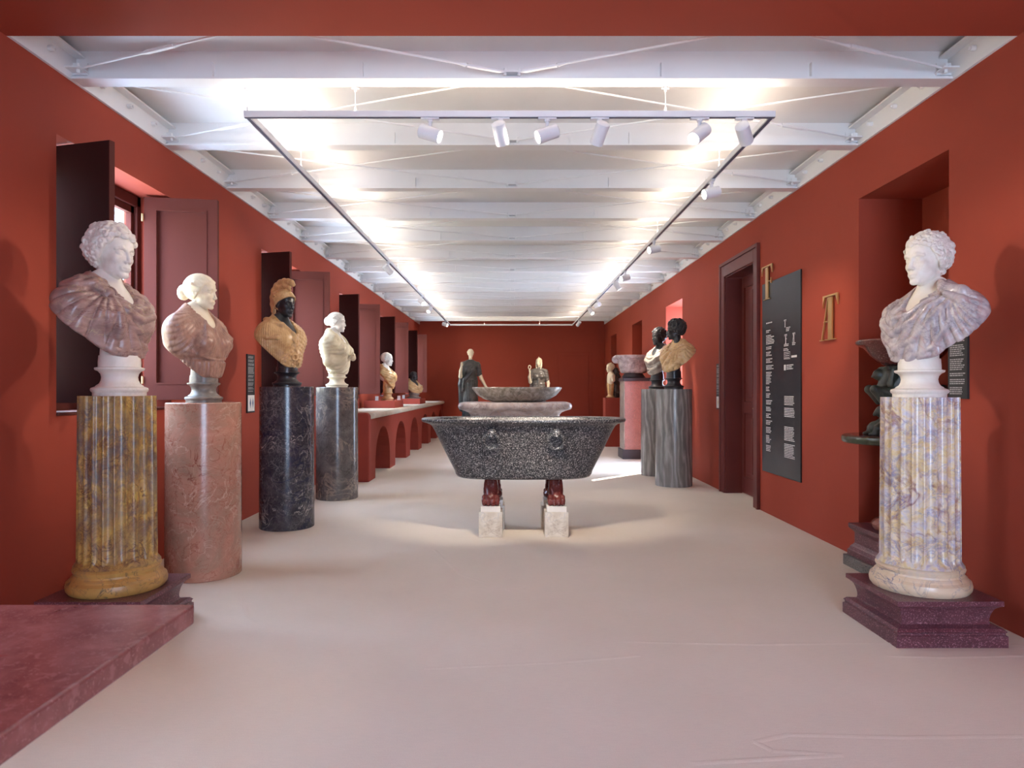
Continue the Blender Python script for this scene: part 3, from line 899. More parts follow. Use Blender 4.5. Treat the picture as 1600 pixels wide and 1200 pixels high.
class Field:
    def __init__(s, lo, hi, h):
        s.h = h; s.lo = np.array(lo, float)
        s.ax = [np.arange(lo[i], hi[i] + h, h, dtype=np.float32) for i in range(3)]
        s.phi = np.full([len(a) for a in s.ax], 1.0, np.float32)
    def win(s, lo=None, hi=None):
        if lo is None: sl = (slice(None),)*3
        else:
            sl = tuple(slice(max(0, int((lo[i]-s.lo[i])/s.h) - 1), max(0, int((hi[i]-s.lo[i])/s.h) + 2)) for i in range(3))
        g = np.meshgrid(*[s.ax[i][sl[i]] for i in range(3)], indexing='ij', sparse=True)
        return sl, g
    def add(s, fn, lo=None, hi=None, k=0.0):
        sl, g = s.win(lo, hi)
        if 0 in s.phi[sl].shape: return
        s.phi[sl] = smin(s.phi[sl], fn(*g), k)
    def sub(s, fn, lo=None, hi=None, k=0.0):
        sl, g = s.win(lo, hi)
        if 0 in s.phi[sl].shape: return
        s.phi[sl] = smax(s.phi[sl], -fn(*g), k)
    def clip(s, fn, k=0.0):
        sl, g = s.win()
        s.phi = smax(s.phi, np.broadcast_to(fn(*g), s.phi.shape), k)
    def ell(s, c, r, k=0.03, op='add'):
        m = max(2.2*k, 2*s.h)
        lo = [c[i]-r[i]-m for i in range(3)]; hi = [c[i]+r[i]+m for i in range(3)]
        getattr(s, op)(lambda X, Y, Z: sd_ell(X, Y, Z, c, r), lo, hi, k)
    def cap(s, a, b, ra, rb=None, k=0.03, op='add'):
        rb = ra if rb is None else rb
        m = max(ra, rb) + max(2.2*k, 2*s.h)
        lo = [min(a[i], b[i])-m for i in range(3)]; hi = [max(a[i], b[i])+m for i in range(3)]
        getattr(s, op)(lambda X, Y, Z: sd_cap(X, Y, Z, a, b, ra, rb), lo, hi, k)
    def chain(s, pts, rs, k=0.03, op='add'):
        if not hasattr(rs, '__len__'): rs = [rs]*len(pts)
        for i in range(len(pts)-1):
            s.cap(pts[i], pts[i+1], rs[i], rs[i+1], k, op)
    def curl(s, c, nrm, R, r, k):
        """small ring-shaped lock of hair lying on the scalp"""
        n = np.array(nrm, float); n /= np.linalg.norm(n)
        m = R + r + 2.2*k + s.h
        def f(X, Y, Z):
            x, y, z = X-c[0], Y-c[1], Z-c[2]
            d = x*n[0] + y*n[1] + z*n[2]
            rad = np.sqrt(np.maximum(x*x + y*y + z*z - d*d, 0))
            return np.sqrt((rad-R)**2 + d*d) - r
        s.add(f, [c[i]-m for i in range(3)], [c[i]+m for i in range(3)], k)
    def mesh(s, name, scale=1.0, shift=(0,0,0)):
        v, q = surface_nets(s.phi, s.lo, s.h)
        # one light smoothing pass keeps the chisel marks but not the voxel steps
        v = (v + np.array(shift)) * scale
        return np_mesh(name, v, q)

# ------------------------------------------------------------------ heads: unit = chin to crown, face looks along +Y
def head_mesh(kind, h=0.0135):
    fem = kind == 'female'
    afr = kind == 'african'
    F = Field((-0.45, -0.56, -1.0), (0.45, 0.58, 0.60), h)
    F.ell((0, -0.06, 0.13), (0.305, 0.40, 0.355), 0)
    F.ell((0, 0.12, -0.10), (0.228, 0.25, 0.35), 0.08)
    jw = 0.165 if fem else 0.182
    F.ell((0, 0.13, -0.30), (jw, 0.20, 0.165), 0.08)
    F.ell((0, 0.285, -0.425), (0.085 if fem else 0.10, 0.065, 0.062), 0.06)
    for s in (-1, 1):
        F.ell((s*0.146, 0.235, -0.115), (0.078, 0.08, 0.075), 0.06)
        F.ell((s*0.150, 0.06, -0.29), (0.06, 0.12, 0.08), 0.06)
    F.ell((0, 0.20, 0.17), (0.23, 0.165, 0.19), 0.08)
    for s in (-1, 1):      # sockets, brows, eyes, lids
        F.ell((s*0.122, 0.385, -0.005), (0.088, 0.075, 0.052), 0.045, 'sub')
        F.chain([(s*0.03, 0.350, 0.055), (s*0.11, 0.352, 0.085), (s*0.20, 0.290, 0.055)], [0.026, 0.026, 0.022], 0.03)
        F.ell((s*0.122, 0.282, -0.008), (0.062, 0.058, 0.052), 0.008)
        F.chain([(s*0.062, 0.322, -0.006), (s*0.10, 0.338, 0.022), (s*0.145, 0.326, 0.024), (s*0.185, 0.285, -0.004)], [0.010, 0.013, 0.013, 0.010], 0.006)
        F.chain([(s*0.068, 0.318, -0.018), (s*0.11, 0.330, -0.040), (s*0.15, 0.318, -0.038), (s*0.182, 0.285, -0.012)], [0.008, 0.010, 0.010, 0.008], 0.010)
    if afr:
        F.cap((0, 0.335, 0.04), (0, 0.405, -0.15), 0.030, 0.050, 0.03)
        for s in (-1, 1): F.ell((s*0.06, 0.365, -0.175), (0.045, 0.045, 0.035), 0.02)
    else:
        F.cap((0, 0.345, 0.07), (0, 0.408, -0.150), 0.025, 0.036, 0.022)
        F.ell((0, 0.418, -0.162), (0.035, 0.034, 0.032), 0.018)
        for s in (-1, 1): F.ell((s*0.043, 0.372, -0.178), (0.030, 0.042, 0.027), 0.016)
    lp = 1.45 if afr else 1.0
    F.ell((0, 0.326, -0.285), (0.11, 0.048, 0.075), 0.04)
    F.chain([(-0.082, 0.330, -0.298), (-0.035, 0.362, -0.286), (0, 0.364, -0.292), (0.035, 0.362, -0.286), (0.082, 0.330, -0.298)], [0.012, 0.020*lp, 0.018*lp, 0.020*lp, 0.012], 0.02)
    F.chain([(-0.075, 0.328, -0.306), (0, 0.354, -0.331), (0.075, 0.328, -0.306)], [0.012, 0.024*lp, 0.012], 0.02)
    F.chain([(-0.088, 0.350, -0.301), (-0.03, 0.388, -0.310), (0, 0.390, -0.313), (0.03, 0.388, -0.310), (0.088, 0.350, -0.301)], 0.007, 0.010, 'sub')
    F.ell((0, 0.385, -0.378), (0.07, 0.04, 0.022), 0.03, 'sub')
    for s in (-1, 1):      # ears
        F.ell((s*0.300, -0.045, -0.045), (0.035, 0.075, 0.115), 0.02)
        F.ell((s*0.335, -0.030, -0.035), (0.020, 0.042, 0.070), 0.015, 'sub')
    nr = (0.155, 0.195) if fem else (0.170, 0.215)
    F.cap((0, -0.08, -0.25), (0, -0.12, -1.0), nr[0], nr[1], 0.08)
    for s in (-1, 1):
        F.cap((s*0.16, -0.10, -0.28), (s*0.05, 0.06, -0.92), 0.045, 0.045, 0.06)
    return F.mesh('head_' + kind)

HAIRLINE = ([-0.6, -0.28, -0.10, 0.05, 0.17, 0.26, 0.5], [-0.40, -0.38, -0.18, -0.04, 0.15, 0.245, 0.28])
def hl(y): return np.interp(y, *HAIRLINE)

def hair_curly(seed, n=230, R=(0.036, 0.052), r=(0.020, 0.028), lift=0.0, h=0.0135, cap=0.02, jit=0.05, k=0.012):
    rnd = random.Random(seed)
    m = 0.14 + lift
    F = Field((-0.33-m, -0.48-m, -0.56), (0.33+m, 0.36+m, 0.52+m), h)
    c = (0, -0.06, 0.13); er = (0.305+cap+lift*0.7, 0.40+cap+lift*0.6, 0.355+cap+lift)
    F.add(lambda X, Y, Z: smax(sd_ell(X, Y, Z, c, er), (np.interp(Y.ravel(), *HAIRLINE).reshape(Y.shape) + 0.015 - Z)*0.8, 0.03))
    g = (1 + 5**0.5) / 2
    for i in range(n):
        z = 1 - (2*i + 1)/n; th = 2*math.pi*i/g + rnd.uniform(-.1, .1)
        rr = math.sqrt(1 - z*z)
        u = (rr*math.cos(th) + rnd.uniform(-jit, jit), rr*math.sin(th) + rnd.uniform(-jit, jit), z + rnd.uniform(-jit, jit))
        p = [c[j] + er[j]*u[j]*(1.0 + rnd.uniform(0.0, 0.07)) for j in range(3)]
        if p[2] < hl(p[1]) + 0.012: continue
        nn = [u[j]/er[j] + rnd.uniform(-1.1, 1.1) for j in range(3)]
        F.curl(p, nn, rnd.uniform(*R), rnd.uniform(*r), k)
    return F.mesh('hair_curly')

def hair_bun(h=0.0135, bun=(0, -0.50, -0.02), br=(0.185, 0.165, 0.22), ridges=17, amp=0.016, ext=0.045):
    F = Field((-0.45, -0.74, -0.45), (0.45, 0.44, 0.62), h)
    def shell(X, Y, Z):
        th = np.arctan2(X, Z - 0.02)
        d = sd_ell(X, Y, Z, (0, -0.06, 0.13), (0.305+ext, 0.40+ext, 0.355+ext))
        d = d - amp*(np.abs(np.sin(th*ridges/2)) - 0.6) * sstep(0.32, 0.2, Y)
        return smax(d, (np.interp(Y.ravel(), *HAIRLINE).reshape(Y.shape) - 0.02 - Z)*0.8, 0.03)
    F.add(shell)
    def bunf(X, Y, Z):
        th = np.arctan2(X - bun[0], Z - bun[2])
        return sd_ell(X, Y, Z, bun, br) - amp*0.8*(np.abs(np.sin(th*5)) - 0.6)
    F.add(bunf, k=0.05)
    for s in (-1, 1):      # rolls beside the face
        for i in range(5):
            t = i/4
            p = (s*(0.12 + 0.19*t), 0.30 - 0.22*t, 0.30 - 0.20*t)
            q = (s*(0.16 + 0.20*t), 0.16 - 0.28*t, 0.40 - 0.22*t)
            F.cap(p, q, 0.040, 0.046, 0.018)
    return F.mesh('hair_bun')

def hair_short(h=0.0135, seed=3):
    """thin cropped layer of hair"""
    F = Field((-0.42, -0.55, -0.5), (0.42, 0.42, 0.6), h)
    HX = ([-0.6, -0.28, -0.10, 0.05, 0.17, 0.5], [-0.38, -0.36, -0.14, 0.10, 0.34, 0.55])
    F.add(lambda X, Y, Z: smax(sd_ell(X, Y, Z, (0, -0.06, 0.13), (0.314, 0.41, 0.364)), (np.interp(Y.ravel(), *HX).reshape(Y.shape) - Z)*0.8, 0.01))
    rnd = random.Random(seed)
    for i in range(120):
        th = rnd.uniform(0, 2*math.pi); y = rnd.uniform(-0.4, 0.1)
        z = rnd.uniform(-0.3, 0.3)
        u = Vector((math.cos(th)*0.9, y*2, z*2)).normalized()
        p = (u.x*0.315, -0.06+u.y*0.41, 0.13+u.z*0.364)
        if p[2] < np.interp(p[1], *HX)+0.01: continue
        F.cap(p, (p[0], p[1]+0.02, p[2]-0.05), 0.016, 0.010, 0.008)
    return F.mesh('hair_short')

def helmet_meshes(h=0.0135):
    F = Field((-0.5, -0.75, -0.62), (0.5, 0.62, 0.98), h)
    HX = ([-0.6, -0.30, -0.12, 0.02, 0.18, 0.36, 0.6], [-0.50, -0.48, -0.10, 0.06, 0.16, 0.245, 0.27])
    def bowl(X, Y, Z):
        d = sd_ell(X, Y, Z, (0, -0.05, 0.16), (0.375, 0.47, 0.41))
        return smax(d, (np.interp(Y.ravel(), *HX).reshape(Y.shape) - Z)*0.75, 0.02)
    F.add(bowl)
    # rolled brim along the brow and neck guard
    for s in (-1, 1):
        F.chain([(0, 0.425, 0.275), (s*0.14, 0.385, 0.26), (s*0.26, 0.27, 0.20), (s*0.345, 0.08, 0.10), (s*0.36, -0.08, 0.0), (s*0.34, -0.20, -0.22), (s*0.27, -0.36, -0.44), (0, -0.50, -0.50)], 0.024, 0.015)
        F.chain([(s*0.355, -0.02, 0.22), (s*0.37, -0.12, 0.30), (s*0.35, -0.22, 0.22), (s*0.355, -0.14, 0.14), (s*0.37, -0.08, 0.2)], 0.028, 0.02)
    bowlm = None
    # crest holder
    F.chain([(0, 0.30, 0.50), (0, 0.12, 0.60), (0, -0.1, 0.62), (0, -0.32, 0.52), (0, -0.48, 0.30), (0, -0.54, 0.02)], 0.05, 0.03)
    me = F.mesh('helmet_bowl')
    G = Field((-0.2, -0.88, -0.66), (0.2, 0.62, 1.02), h)
    pts = [(0, 0.46, 0.69), (0, 0.36, 0.77), (0, 0.20, 0.83), (0, 0.0, 0.85), (0, -0.2, 0.82), (0, -0.40, 0.72), (0, -0.55, 0.54), (0, -0.62, 0.30), (0, -0.62, 0.05), (0, -0.58, -0.2), (0, -0.50, -0.42), (0, -0.44, -0.58)]
    rs = [0.075, 0.10, 0.095, 0.10, 0.10, 0.10, 0.10, 0.095, 0.085, 0.075, 0.06, 0.04]
    G.chain(pts, rs, 0.06)
    G.chain([(0, 0.24, 0.62), (0, 0.0, 0.70), (0, -0.28, 0.64), (0, -0.46, 0.46), (0, -0.53, 0.2), (0, -0.53, -0.05)], 0.085, 0.06)
    sl, g = G.win()
    th = np.arctan2(g[2]-0.15, g[1]+0.08)
    G.phi = G.phi + 0.0025*np.sin(th*90)
    return me, G.mesh('helmet_crest')

# ------------------------------------------------------------------ busts
def torso_body(X, Y, Z, zs, sw, female=False, dy=-0.05, bulk=1.0):
    """chest, shoulders and arm stumps; zs = collar height, sw = half shoulder width"""
    b = bulk
    d = sd_ell(X, Y, Z, (0, dy+0.03, zs-0.17), (0.185*b, 0.125*b, 0.21))
    d = smin(d, sd_ell(X, Y, Z, (0, dy+0.045, zs-0.30), (0.15*b, 0.105*b, 0.16)), 0.05)
    for s in (-1, 1):
        d = smin(d, sd_cap(X, Y, Z, (0, dy-0.01, zs-0.02), (s*(sw-0.075), dy-0.015, zs-0.065), 0.075*b, 0.082*b), 0.05)
        d = smin(d, sd_ell(X, Y, Z, (s*(sw-0.065), dy-0.01, zs-0.14), (0.075*b, 0.085*b, 0.125)), 0.05)
        d = smin(d, sd_cap(X, Y, Z, (s*0.03, dy-0.03, zs+0.06), (s*(sw-0.10), dy-0.02, zs-0.02), 0.055, 0.05), 0.04)
        if female:
            d = smin(d, sd_ell(X, Y, Z, (s*0.085, dy+0.125, zs-0.155), (0.062, 0.055, 0.062)), 0.03)
        else:
            d = smin(d, sd_ell(X, Y, Z, (s*0.085, dy+0.105, zs-0.115), (0.09, 0.05, 0.075)), 0.05)
    return d

def ridge(x): return np.abs(np.sin(np.pi*x))
def wv(X, Y, Z, f=1.0):
    """slow irregular wander"""
    return (np.sin(17*f*X + 9*f*Z) + np.sin(11*f*Z - 13*f*X + 1.3) + np.sin(23*f*Z + 7*f*Y + 0.5) + np.sin(29*f*X - 19*f*Y + 2.1))*0.25

def drapery(zs, zb, sw, fold, rolls=(), female=False, h=0.006, cutA=None, cutp=1.55, dy=-0.05, bulk=1.0, neck=(0.080, 0.048, 0.018), infl=0.012, extra=None, flat=False, wob=0.002, side=0, name='drapery'):
    lo = (-sw-0.09, dy-0.19, zb-0.03); hi = (sw+0.09, dy+0.27, zs+0.13)
    F = Field(lo, hi, h)
    sl, (X, Y, Z) = F.win()
    body = lambda x, y, z: torso_body(x, y, z, zs, sw, female, dy, bulk)
    d = body(X, Y, Z) - infl
    X3, Y3, Z3 = np.broadcast_arrays(X, Y, Z)
    d = d - fold(X3, Y3, Z3)
    F.phi = d.astype(np.float32)
    def front(x, z):
        ys_ = np.linspace(dy+0.26, dy-0.1, 181)
        v = body(np.full_like(ys_, x), ys_, np.full_like(ys_, z)) - infl
        i = np.argmax(v < 0)
        return float(ys_[i]) if v.min() < 0 else dy
    for (pts, rs, kk, off) in rolls:
        p3 = []
        for p in pts:
            p3.append((p[0], (front(p[0], p[1]) + off) if len(p) == 2 else p[2], p[1]))
        F.chain(p3, rs, kk)
    if extra: extra(F, front)
    # bust cut: low in the middle, sweeping up to the shoulders; hollowed behind
    A = (zs - 0.12 - zb) if cutA is None else cutA
    if flat:
        cut = zb + 0.03*(np.abs(X)/sw)**2 + 0.0*Y
        F.clip(lambda X, Y, Z: (cut - Z), 0.012)
    else:
        cut = zb + A*np.where(X*side > 0, 1.0, 0.45 if side else 1.0)*np.minimum(np.abs(X)/sw, 1.5)**cutp + wob*np.sin(X*60) + 0.9*np.clip(dy+0.11-Y, 0, 1)
        F.clip(lambda X, Y, Z: (cut - Z)*0.65, 0.008)
        F.sub(lambda X, Y, Z: sd_ell(X, Y, Z, (0, dy-0.16, zb+0.08), (0.17, 0.13, 0.20)), None, None, 0.02)
    # neckline
    nr, ny, nz = neck
    F.sub(lambda X, Y, Z: smin(sd_cap(X, Y, Z, (0, dy-0.005, zs+0.22), (0, dy+0.02, zs+0.0), nr, nr), sd_cap(X, Y, Z, (0, dy+0.02, zs+0.06), (0, dy+0.155, zs-0.03+nz), nr*0.9, ny), 0.03), None, None, 0.008)
    return F.mesh(name)

def chest_mesh(zs, sw, female, dy=-0.05, bulk=1.0, h=0.008):
    F = Field((-0.2, dy-0.14, zs-0.26), (0.2, dy+0.22, zs+0.13), h)
    sl, (X, Y, Z) = F.win()
    d = torso_body(X, Y, Z, zs, sw, female, dy, bulk) + 0.003
    d = smin(d, sd_cap(X, Y, Z, (0, dy-0.01, zs+0.2), (0, dy, zs-0.05), 0.055, 0.065), 0.05)
    d = smax(d, sd_ell(X, Y, Z, (0, dy+0.03, zs-0.03), (0.165, 0.17, 0.17)), 0.01)
    F.phi = np.broadcast_to(d, F.phi.shape).astype(np.float32).copy()
    return F.mesh('chest')

def socle_prof(r, hgt):
    """waisted round socle: tablet, cavetto, base torus"""
    p = [(1.00, 0.0), (1.00, 0.10), (1.06, 0.14), (1.08, 0.19), (1.05, 0.24), (0.90, 0.28), (0.88, 0.31), (0.76, 0.37), (0.70, 0.46), (0.68, 0.56), (0.71, 0.66), (0.80, 0.74), (0.90, 0.77), (0.93, 0.80), (0.93, 0.845), (0.80, 0.865), (0.80, 1.0)]
    return [(a*r, b*hgt) for a, b in p]

def facing(x, y, appear):
    """rotation about Z so a figure modelled looking along +Y appears turned `appear` degrees to the picture's right"""
    c = Vector((-x, -y)).normalized()
    right = Vector((-c.y, c.x))
    a = math.radians(appear)
    f = c*math.cos(a) + right*math.sin(a)
    return math.atan2(f.y, f.x) - math.pi/2
# ================================================================== COLUMNS
def fluted_mesh(r0, r1, z0, z1, nf=22, depth=0.20):
    """fluted shaft; flutes end in rounded scoops near the foot"""
    per = 12
    ang, dep = [], []
    for i in range(nf):
        for j in range(per):
            t = j / per
            ang.append(2*math.pi*(i + t)/nf)
            if t < 0.16: dep.append(0.0)
            else:
                u = (t - 0.16)/0.84*2 - 1
                dep.append(math.sqrt(max(0, 1 - u*u)))
    ang = np.array(ang); dep = np.array(dep)
    n = len(ang)
    w = 2*math.pi*r0/nf*0.84
    D = depth*w*1.6
    zs = [z0, z0 + 0.02] + [z0 + 0.02 + w*0.55*t for t in (0.15, 0.35, 0.6, 1.0)] + list(np.linspace(z0 + 0.12, z1 - 0.012, 6)) + [z1 - 0.004, z1]
    V = []
    for k, z in enumerate(zs):
        f = (z - z0)/(z1 - z0)
        R = r0 + (r1 - r0)*f
        if z <= z0 + 0.02: a = 0
        else: a = math.sqrt(min(1, (z - z0 - 0.02)/(w*0.55)))
        # apophyge at the foot
        R += 0.016*max(0, 1 - (z - z0)/0.03)**2
        rr = R - D*dep*a
        V.append(np.stack([rr*np.cos(ang), rr*np.sin(ang), np.full(n, z)], 1))
    V = np.concatenate(V)
    Q = []
    idx = np.arange(n); nx = (idx + 1) % n
    for k in range(len(zs) - 1):
        Q.append(np.stack([k*n + idx, k*n + nx, (k+1)*n + nx, (k+1)*n + idx], 1))
    v = [tuple(p) for p in V]; f = [tuple(int(i) for i in q) for q in np.concatenate(Q)]
    m = (len(zs) - 1)*n
    f.append(tuple(range(m, m + n)))
    mb = MB(); mb.v = v; mb.f = f
    return mb.mesh('fluted_shaft', 35, fixn=False)

def moulded_plinth(w, h):
    """square plinth: foot slab, step, scotia, top slab"""
    k = h/0.22; q = w/0.54
    p = [(0.27, 0.0), (0.27, 0.055), (0.262, 0.060), (0.262, 0.068), (0.268, 0.075), (0.255, 0.088)]
    for i in range(9):
        t = math.pi*(-0.5 + i/8)
        p.append((0.232 - 0.014*math.cos(t) + 0.010*math.sin(t) - 0.0, 0.140 + 0.045*math.sin(t)))
    p += [(0.245, 0.190), (0.258, 0.196), (0.258, 0.220)]
    return [(a*q, b*k) for a, b in p]

def fluted_pedestal(x, y, label, mat_shaft, mat_base, mat_plinth, ztop):
    o = empty('fluted_pedestal', (x, y, 0))
    setprops(o, label, 'pedestal')
    MB().sqlathe(moulded_plinth(0.54, 0.22)).build('plinth', MATS[mat_plinth], o)
    prof = [(0.222, 0.221), (0.232, 0.235), (0.235, 0.255), (0.230, 0.275), (0.215, 0.287), (0.212, 0.295), (0.200, 0.305), (0.197, 0.315), (0.203, 0.325), (0.206, 0.335), (0.200, 0.345), (0.192, 0.350)]
    MB().lathe(prof, 72).build('pedestal_base', MATS[mat_base], o, smooth=30)
    link_mesh('shaft', fluted_mesh(0.186, 0.180, 0.350, ztop), MATS[mat_shaft], o)
    return o
LFX, LFY = -2.055, 3.56
RFX, RFY = 2.127, 3.565
fluted_pedestal(LFX, LFY, 'fluted column of ochre breccia with purple veins on a dark red plinth', 'breccia_ochre', 'base_ochre', 'porphyry', 1.215)
fluted_pedestal(RFX, RFY, 'fluted column of pale lilac and yellow breccia on a porphyry plinth at right', 'breccia_pale', 'base_pale', 'porphyry', 1.208)

def plain_column(x, y, r, h, label, mat):
    o = MB().lathe([(r - 0.003, 0.0), (r, 0.004), (r*0.992, h*0.5), (r*0.985, h - 0.005), (r*0.985 - 0.005, h)], 72).build('round_pedestal', MATS[mat], None, (x, y, 0), smooth=30)
    setprops(o, label, 'pedestal')
    return o
PB = (-2.09, 4.63, 1.16); PC = (-2.05, 6.22, 1.272); PD = (-2.015, 7.86, 1.272); PJ = (2.106, 8.89, 1.25); PI_ = (2.12, 9.97, 1.25)
plain_column(PB[0], PB[1], 0.241, PB[2], 'smooth salmon pink marble column with red veins beside the left window', 'pink_marble')
plain_column(PC[0], PC[1], 0.241, PC[2], 'smooth black marble column with fine white veins under the helmeted bust', 'black_column')
plain_column(PD[0], PD[1], 0.239, PD[2], 'smooth brown-grey marble column beside the arched counter', 'grey_column')
plain_column(PJ[0], PJ[1], 0.235, PJ[2], 'grey wavy-veined marble column at right, nearer of the touching pair', 'cipollino')
plain_column(PI_[0], PI_[1], 0.235, PI_[2], 'grey-green marble column at right, farther of the touching pair', 'cipollino_b')

# ================================================================== BUSTS
HEADS = {}
def head_of(kind, h=0.0135):
    if kind not in HEADS: HEADS[kind] = head_mesh(kind, h)
    return HEADS[kind]

def put(name, me, mat, parent, loc=(0,0,0), rot=(0,0,0), scale=None):
    m2 = me if (len(me.materials) == 0 or me.materials[0] == MATS[mat]) else me.copy()
    if len(m2.materials): m2.materials[0] = MATS[mat]
    o = link_mesh(name, m2, MATS[mat], parent, loc, rot)
    if scale: o.scale = (scale,)*3
    return o

def bust(label, pos, turn, hturn, kind, S, zs, zb, sw, m_skin, m_drape, m_socle, hair_me, drape_me, m_hair=None,
         dy=-0.05, hz=0.80, pitch=0.0, roll=0.0, socle=(0.122, 0.17), female=False, bulk=1.0, hy=0.03, chest=True, m_chest=None):
    x, y, z = pos
    rz = facing(x, y, turn)
    b = empty('bust', (x, y, z), rz)
    setprops(b, label, 'bust', None)
    sp = socle_prof(socle[0], socle[1])
    top = sp[-1]
    sp = sp + [(top[0]*0.97, zb + 0.02)]
    MB().lathe(sp, 48).build('socle', MATS[m_socle], b, smooth=35)
    MB().lathe([(0.066, zb - 0.01), (0.058, zb + 0.13)], 32, c=(0, dy*0.5)).build('support', MATS[m_socle], b, smooth=35)
    if drape_me is not None: put('drapery', drape_me, m_drape, b)
    if chest: put('chest', chest_mesh(zs, sw, female, dy, bulk), m_chest or m_skin, b)
    d = math.radians(turn - hturn)
    hd = put('head', head_of(kind), m_skin, b, (0, dy + hy, zs + hz*S), (pitch, roll, -d), S)
    if hair_me is not None:
        put('hair', hair_me, m_hair or m_skin, hd)
    return b, hd

# ---- fold patterns -------------------------------------------------
def swag(cx, cz, lam, amp, sq=1.0, warp=0.0):
    def f(X, Y, Z):
        r = np.sqrt(((X-cx)*sq)**2 + (Z-cz)**2)
        return amp*(ridge(r/lam + warp*np.sin(X*18 + Z*7) + 0.35*wv(X, Y, Z))**0.7 - 0.5)*(0.8 + 0.5*wv(X, Y, Z, 0.7))
    return f
def radial(cx, cz, n, amp):
    def f(X, Y, Z):
        ph = np.arctan2(Z-cz, X-cx)
        r = np.sqrt((X-cx)**2 + (Z-cz)**2)
        return amp*(ridge(ph*n/(2*math.pi) + 0.4*wv(X, Y, Z, 0.8))**0.7 - 0.5)*sstep(0.03, 0.09, r)*(0.75 + 0.7*wv(X, Y, Z, 0.9))
    return f
def radial3(B, axis, n, amp, twist=0.0, p=0.7, r0=0.03, wand=0.3):
    """folds fanning out over the surface from a gathering point B"""
    a = Vector(axis).normalized(); e1 = a.orthogonal().normalized(); e2 = a.cross(e1)
    def f(X, Y, Z):
        x, y, z = X-B[0], Y-B[1], Z-B[2]
        u = x*e1.x + y*e1.y + z*e1.z; w = x*e2.x + y*e2.y + z*e2.z
        r = np.sqrt(x*x + y*y + z*z)
        return amp*(ridge(np.arctan2(w, u)*n/(2*math.pi) + twist*r + wand*wv(X, Y, Z, 0.7))**p - 0.55)*sstep(r0, r0+0.06, r)
    return f
def pleats(n, amp, slant=0.0):
    def f(X, Y, Z):
        th = np.arctan2(X, Y + 0.15)
        return amp*(ridge(th*n/math.pi + slant*Z + 0.4*wv(X, Y, Z, 0.8))**0.7 - 0.5)*(0.75 + 0.6*wv(X, Y, Z))
    return f

# ---- A: curly-headed man, brooch and ribbed shoulder ---------------
zs = 0.53
sw_a, ra_ = swag(-0.07, zs+0.11, 0.052, 0.016, 1.0, 0.10), radial(0.06, zs+0.03, 34, 0.015)
pl_ = pleats(20, 0.006)
BA = (0.115, 0.05, zs-0.01)
fanA = radial3((0.10, 0.03, zs+0.02), (0.75, 0.6, 0.1), 22, 0.018, 0.0, 0.3, 0.05, 0.05)
swA = radial3(BA, (0.25, 1, 0.15), 26, 0.016, 3.0, 0.6, 0.03, 0.25)
def foldA(X, Y, Z):
    m = sstep(0.10, 0.14, X + 0.10*(Z - zs))
    s2 = sstep(-0.02, -0.10, X)
    return (swA(X, Y, Z)*(1-s2) + sw_a(X, Y, Z)*s2)*(1-m) + fanA(X, Y, Z)*m
def extraA(F, front):
    # hem line of the tunic and the cloak bunched over the near shoulder
    global BRO
    BRO = (0.115, front(0.115, zs-0.015) + 0.006, zs-0.012)
    F.chain([(0.25, -0.11, zs-0.035), (0.215, -0.05, zs+0.02), (0.165, 0.0, zs+0.035), BRO], [0.024, 0.028, 0.024, 0.018], 0.010)
    F.chain([(0.21, -0.13, zs+0.02), (0.175, -0.07, zs+0.05), (0.135, -0.01, zs+0.05), BRO], [0.024, 0.028, 0.022, 0.018], 0.010)
    F.chain([(0.13, -0.13, zs+0.06), (0.105, -0.07, zs+0.07), (0.10, -0.01, zs+0.045), BRO], [0.026, 0.026, 0.020, 0.016], 0.010)
rollsA = [
    ([(0.115, zs-0.02), (0.05, zs-0.095), (-0.03, zs-0.135), (-0.12, zs-0.11), (-0.19, zs-0.03)], [0.012, 0.020, 0.022, 0.020, 0.016], 0.006, 0.004),
    ([(0.115, zs-0.02), (0.06, zs-0.140), (-0.02, zs-0.195), (-0.12, zs-0.18), (-0.21, zs-0.09)], [0.010, 0.014, 0.018, 0.016, 0.012], 0.006, 0.002),
    ([(0.115, zs-0.02), (0.06, zs-0.055), (-0.02, zs-0.085), (-0.10, zs-0.06), (-0.15, zs+0.005)], [0.010, 0.013, 0.015, 0.015, 0.014], 0.006, 0.003),
    ([(0.115, zs-0.03), (0.108, zs-0.11), (0.095, zs-0.18), (0.100, zs-0.225)], [0.014, 0.022, 0.030, 0.024], 0.006, 0.004),
    ([(0.120, zs-0.03), (0.135, zs-0.12), (0.135, zs-0.20)], [0.010, 0.014, 0.012], 0.006, 0.002),
    ([(0.100, zs-0.03), (0.075, zs-0.13), (0.055, zs-0.22)], [0.009, 0.012, 0.010], 0.006, 0.002),
    ([(-0.205, zs-0.04), (-0.205, zs-0.16), (-0.18, zs-0.30)], [0.014, 0.018, 0.014], 0.008, 0.0),
    ([(0.19, zs-0.265), (0.10, zs-0.295), (0.0, zs-0.305), (-0.12, zs-0.285)], 0.009, 0.006, 0.002)]
dA = drapery(zs, 0.188, 0.265, foldA, rollsA, h=0.0052, extra=extraA, dy=-0.075, cutp=1.25, cutA=0.075, bulk=1.0, side=1)
hairA = hair_curly(1, 400, (0.026, 0.040), (0.026, 0.036), 0.055, jit=0.07, k=0.007)
bA, hdA = bust('bust of a curly-haired man with a round brooch, on the ochre fluted column', (LFX + 0.01, LFY, 1.215), 48, 44, 'male', 0.274, zs, 0.188, 0.265, 'white_marble', 'drape_taupe', 'white_marble', hairA, dA, dy=-0.075, pitch=-0.03, socle=(0.124, 0.172), bulk=1.0, hz=0.775)
yb = 0.105
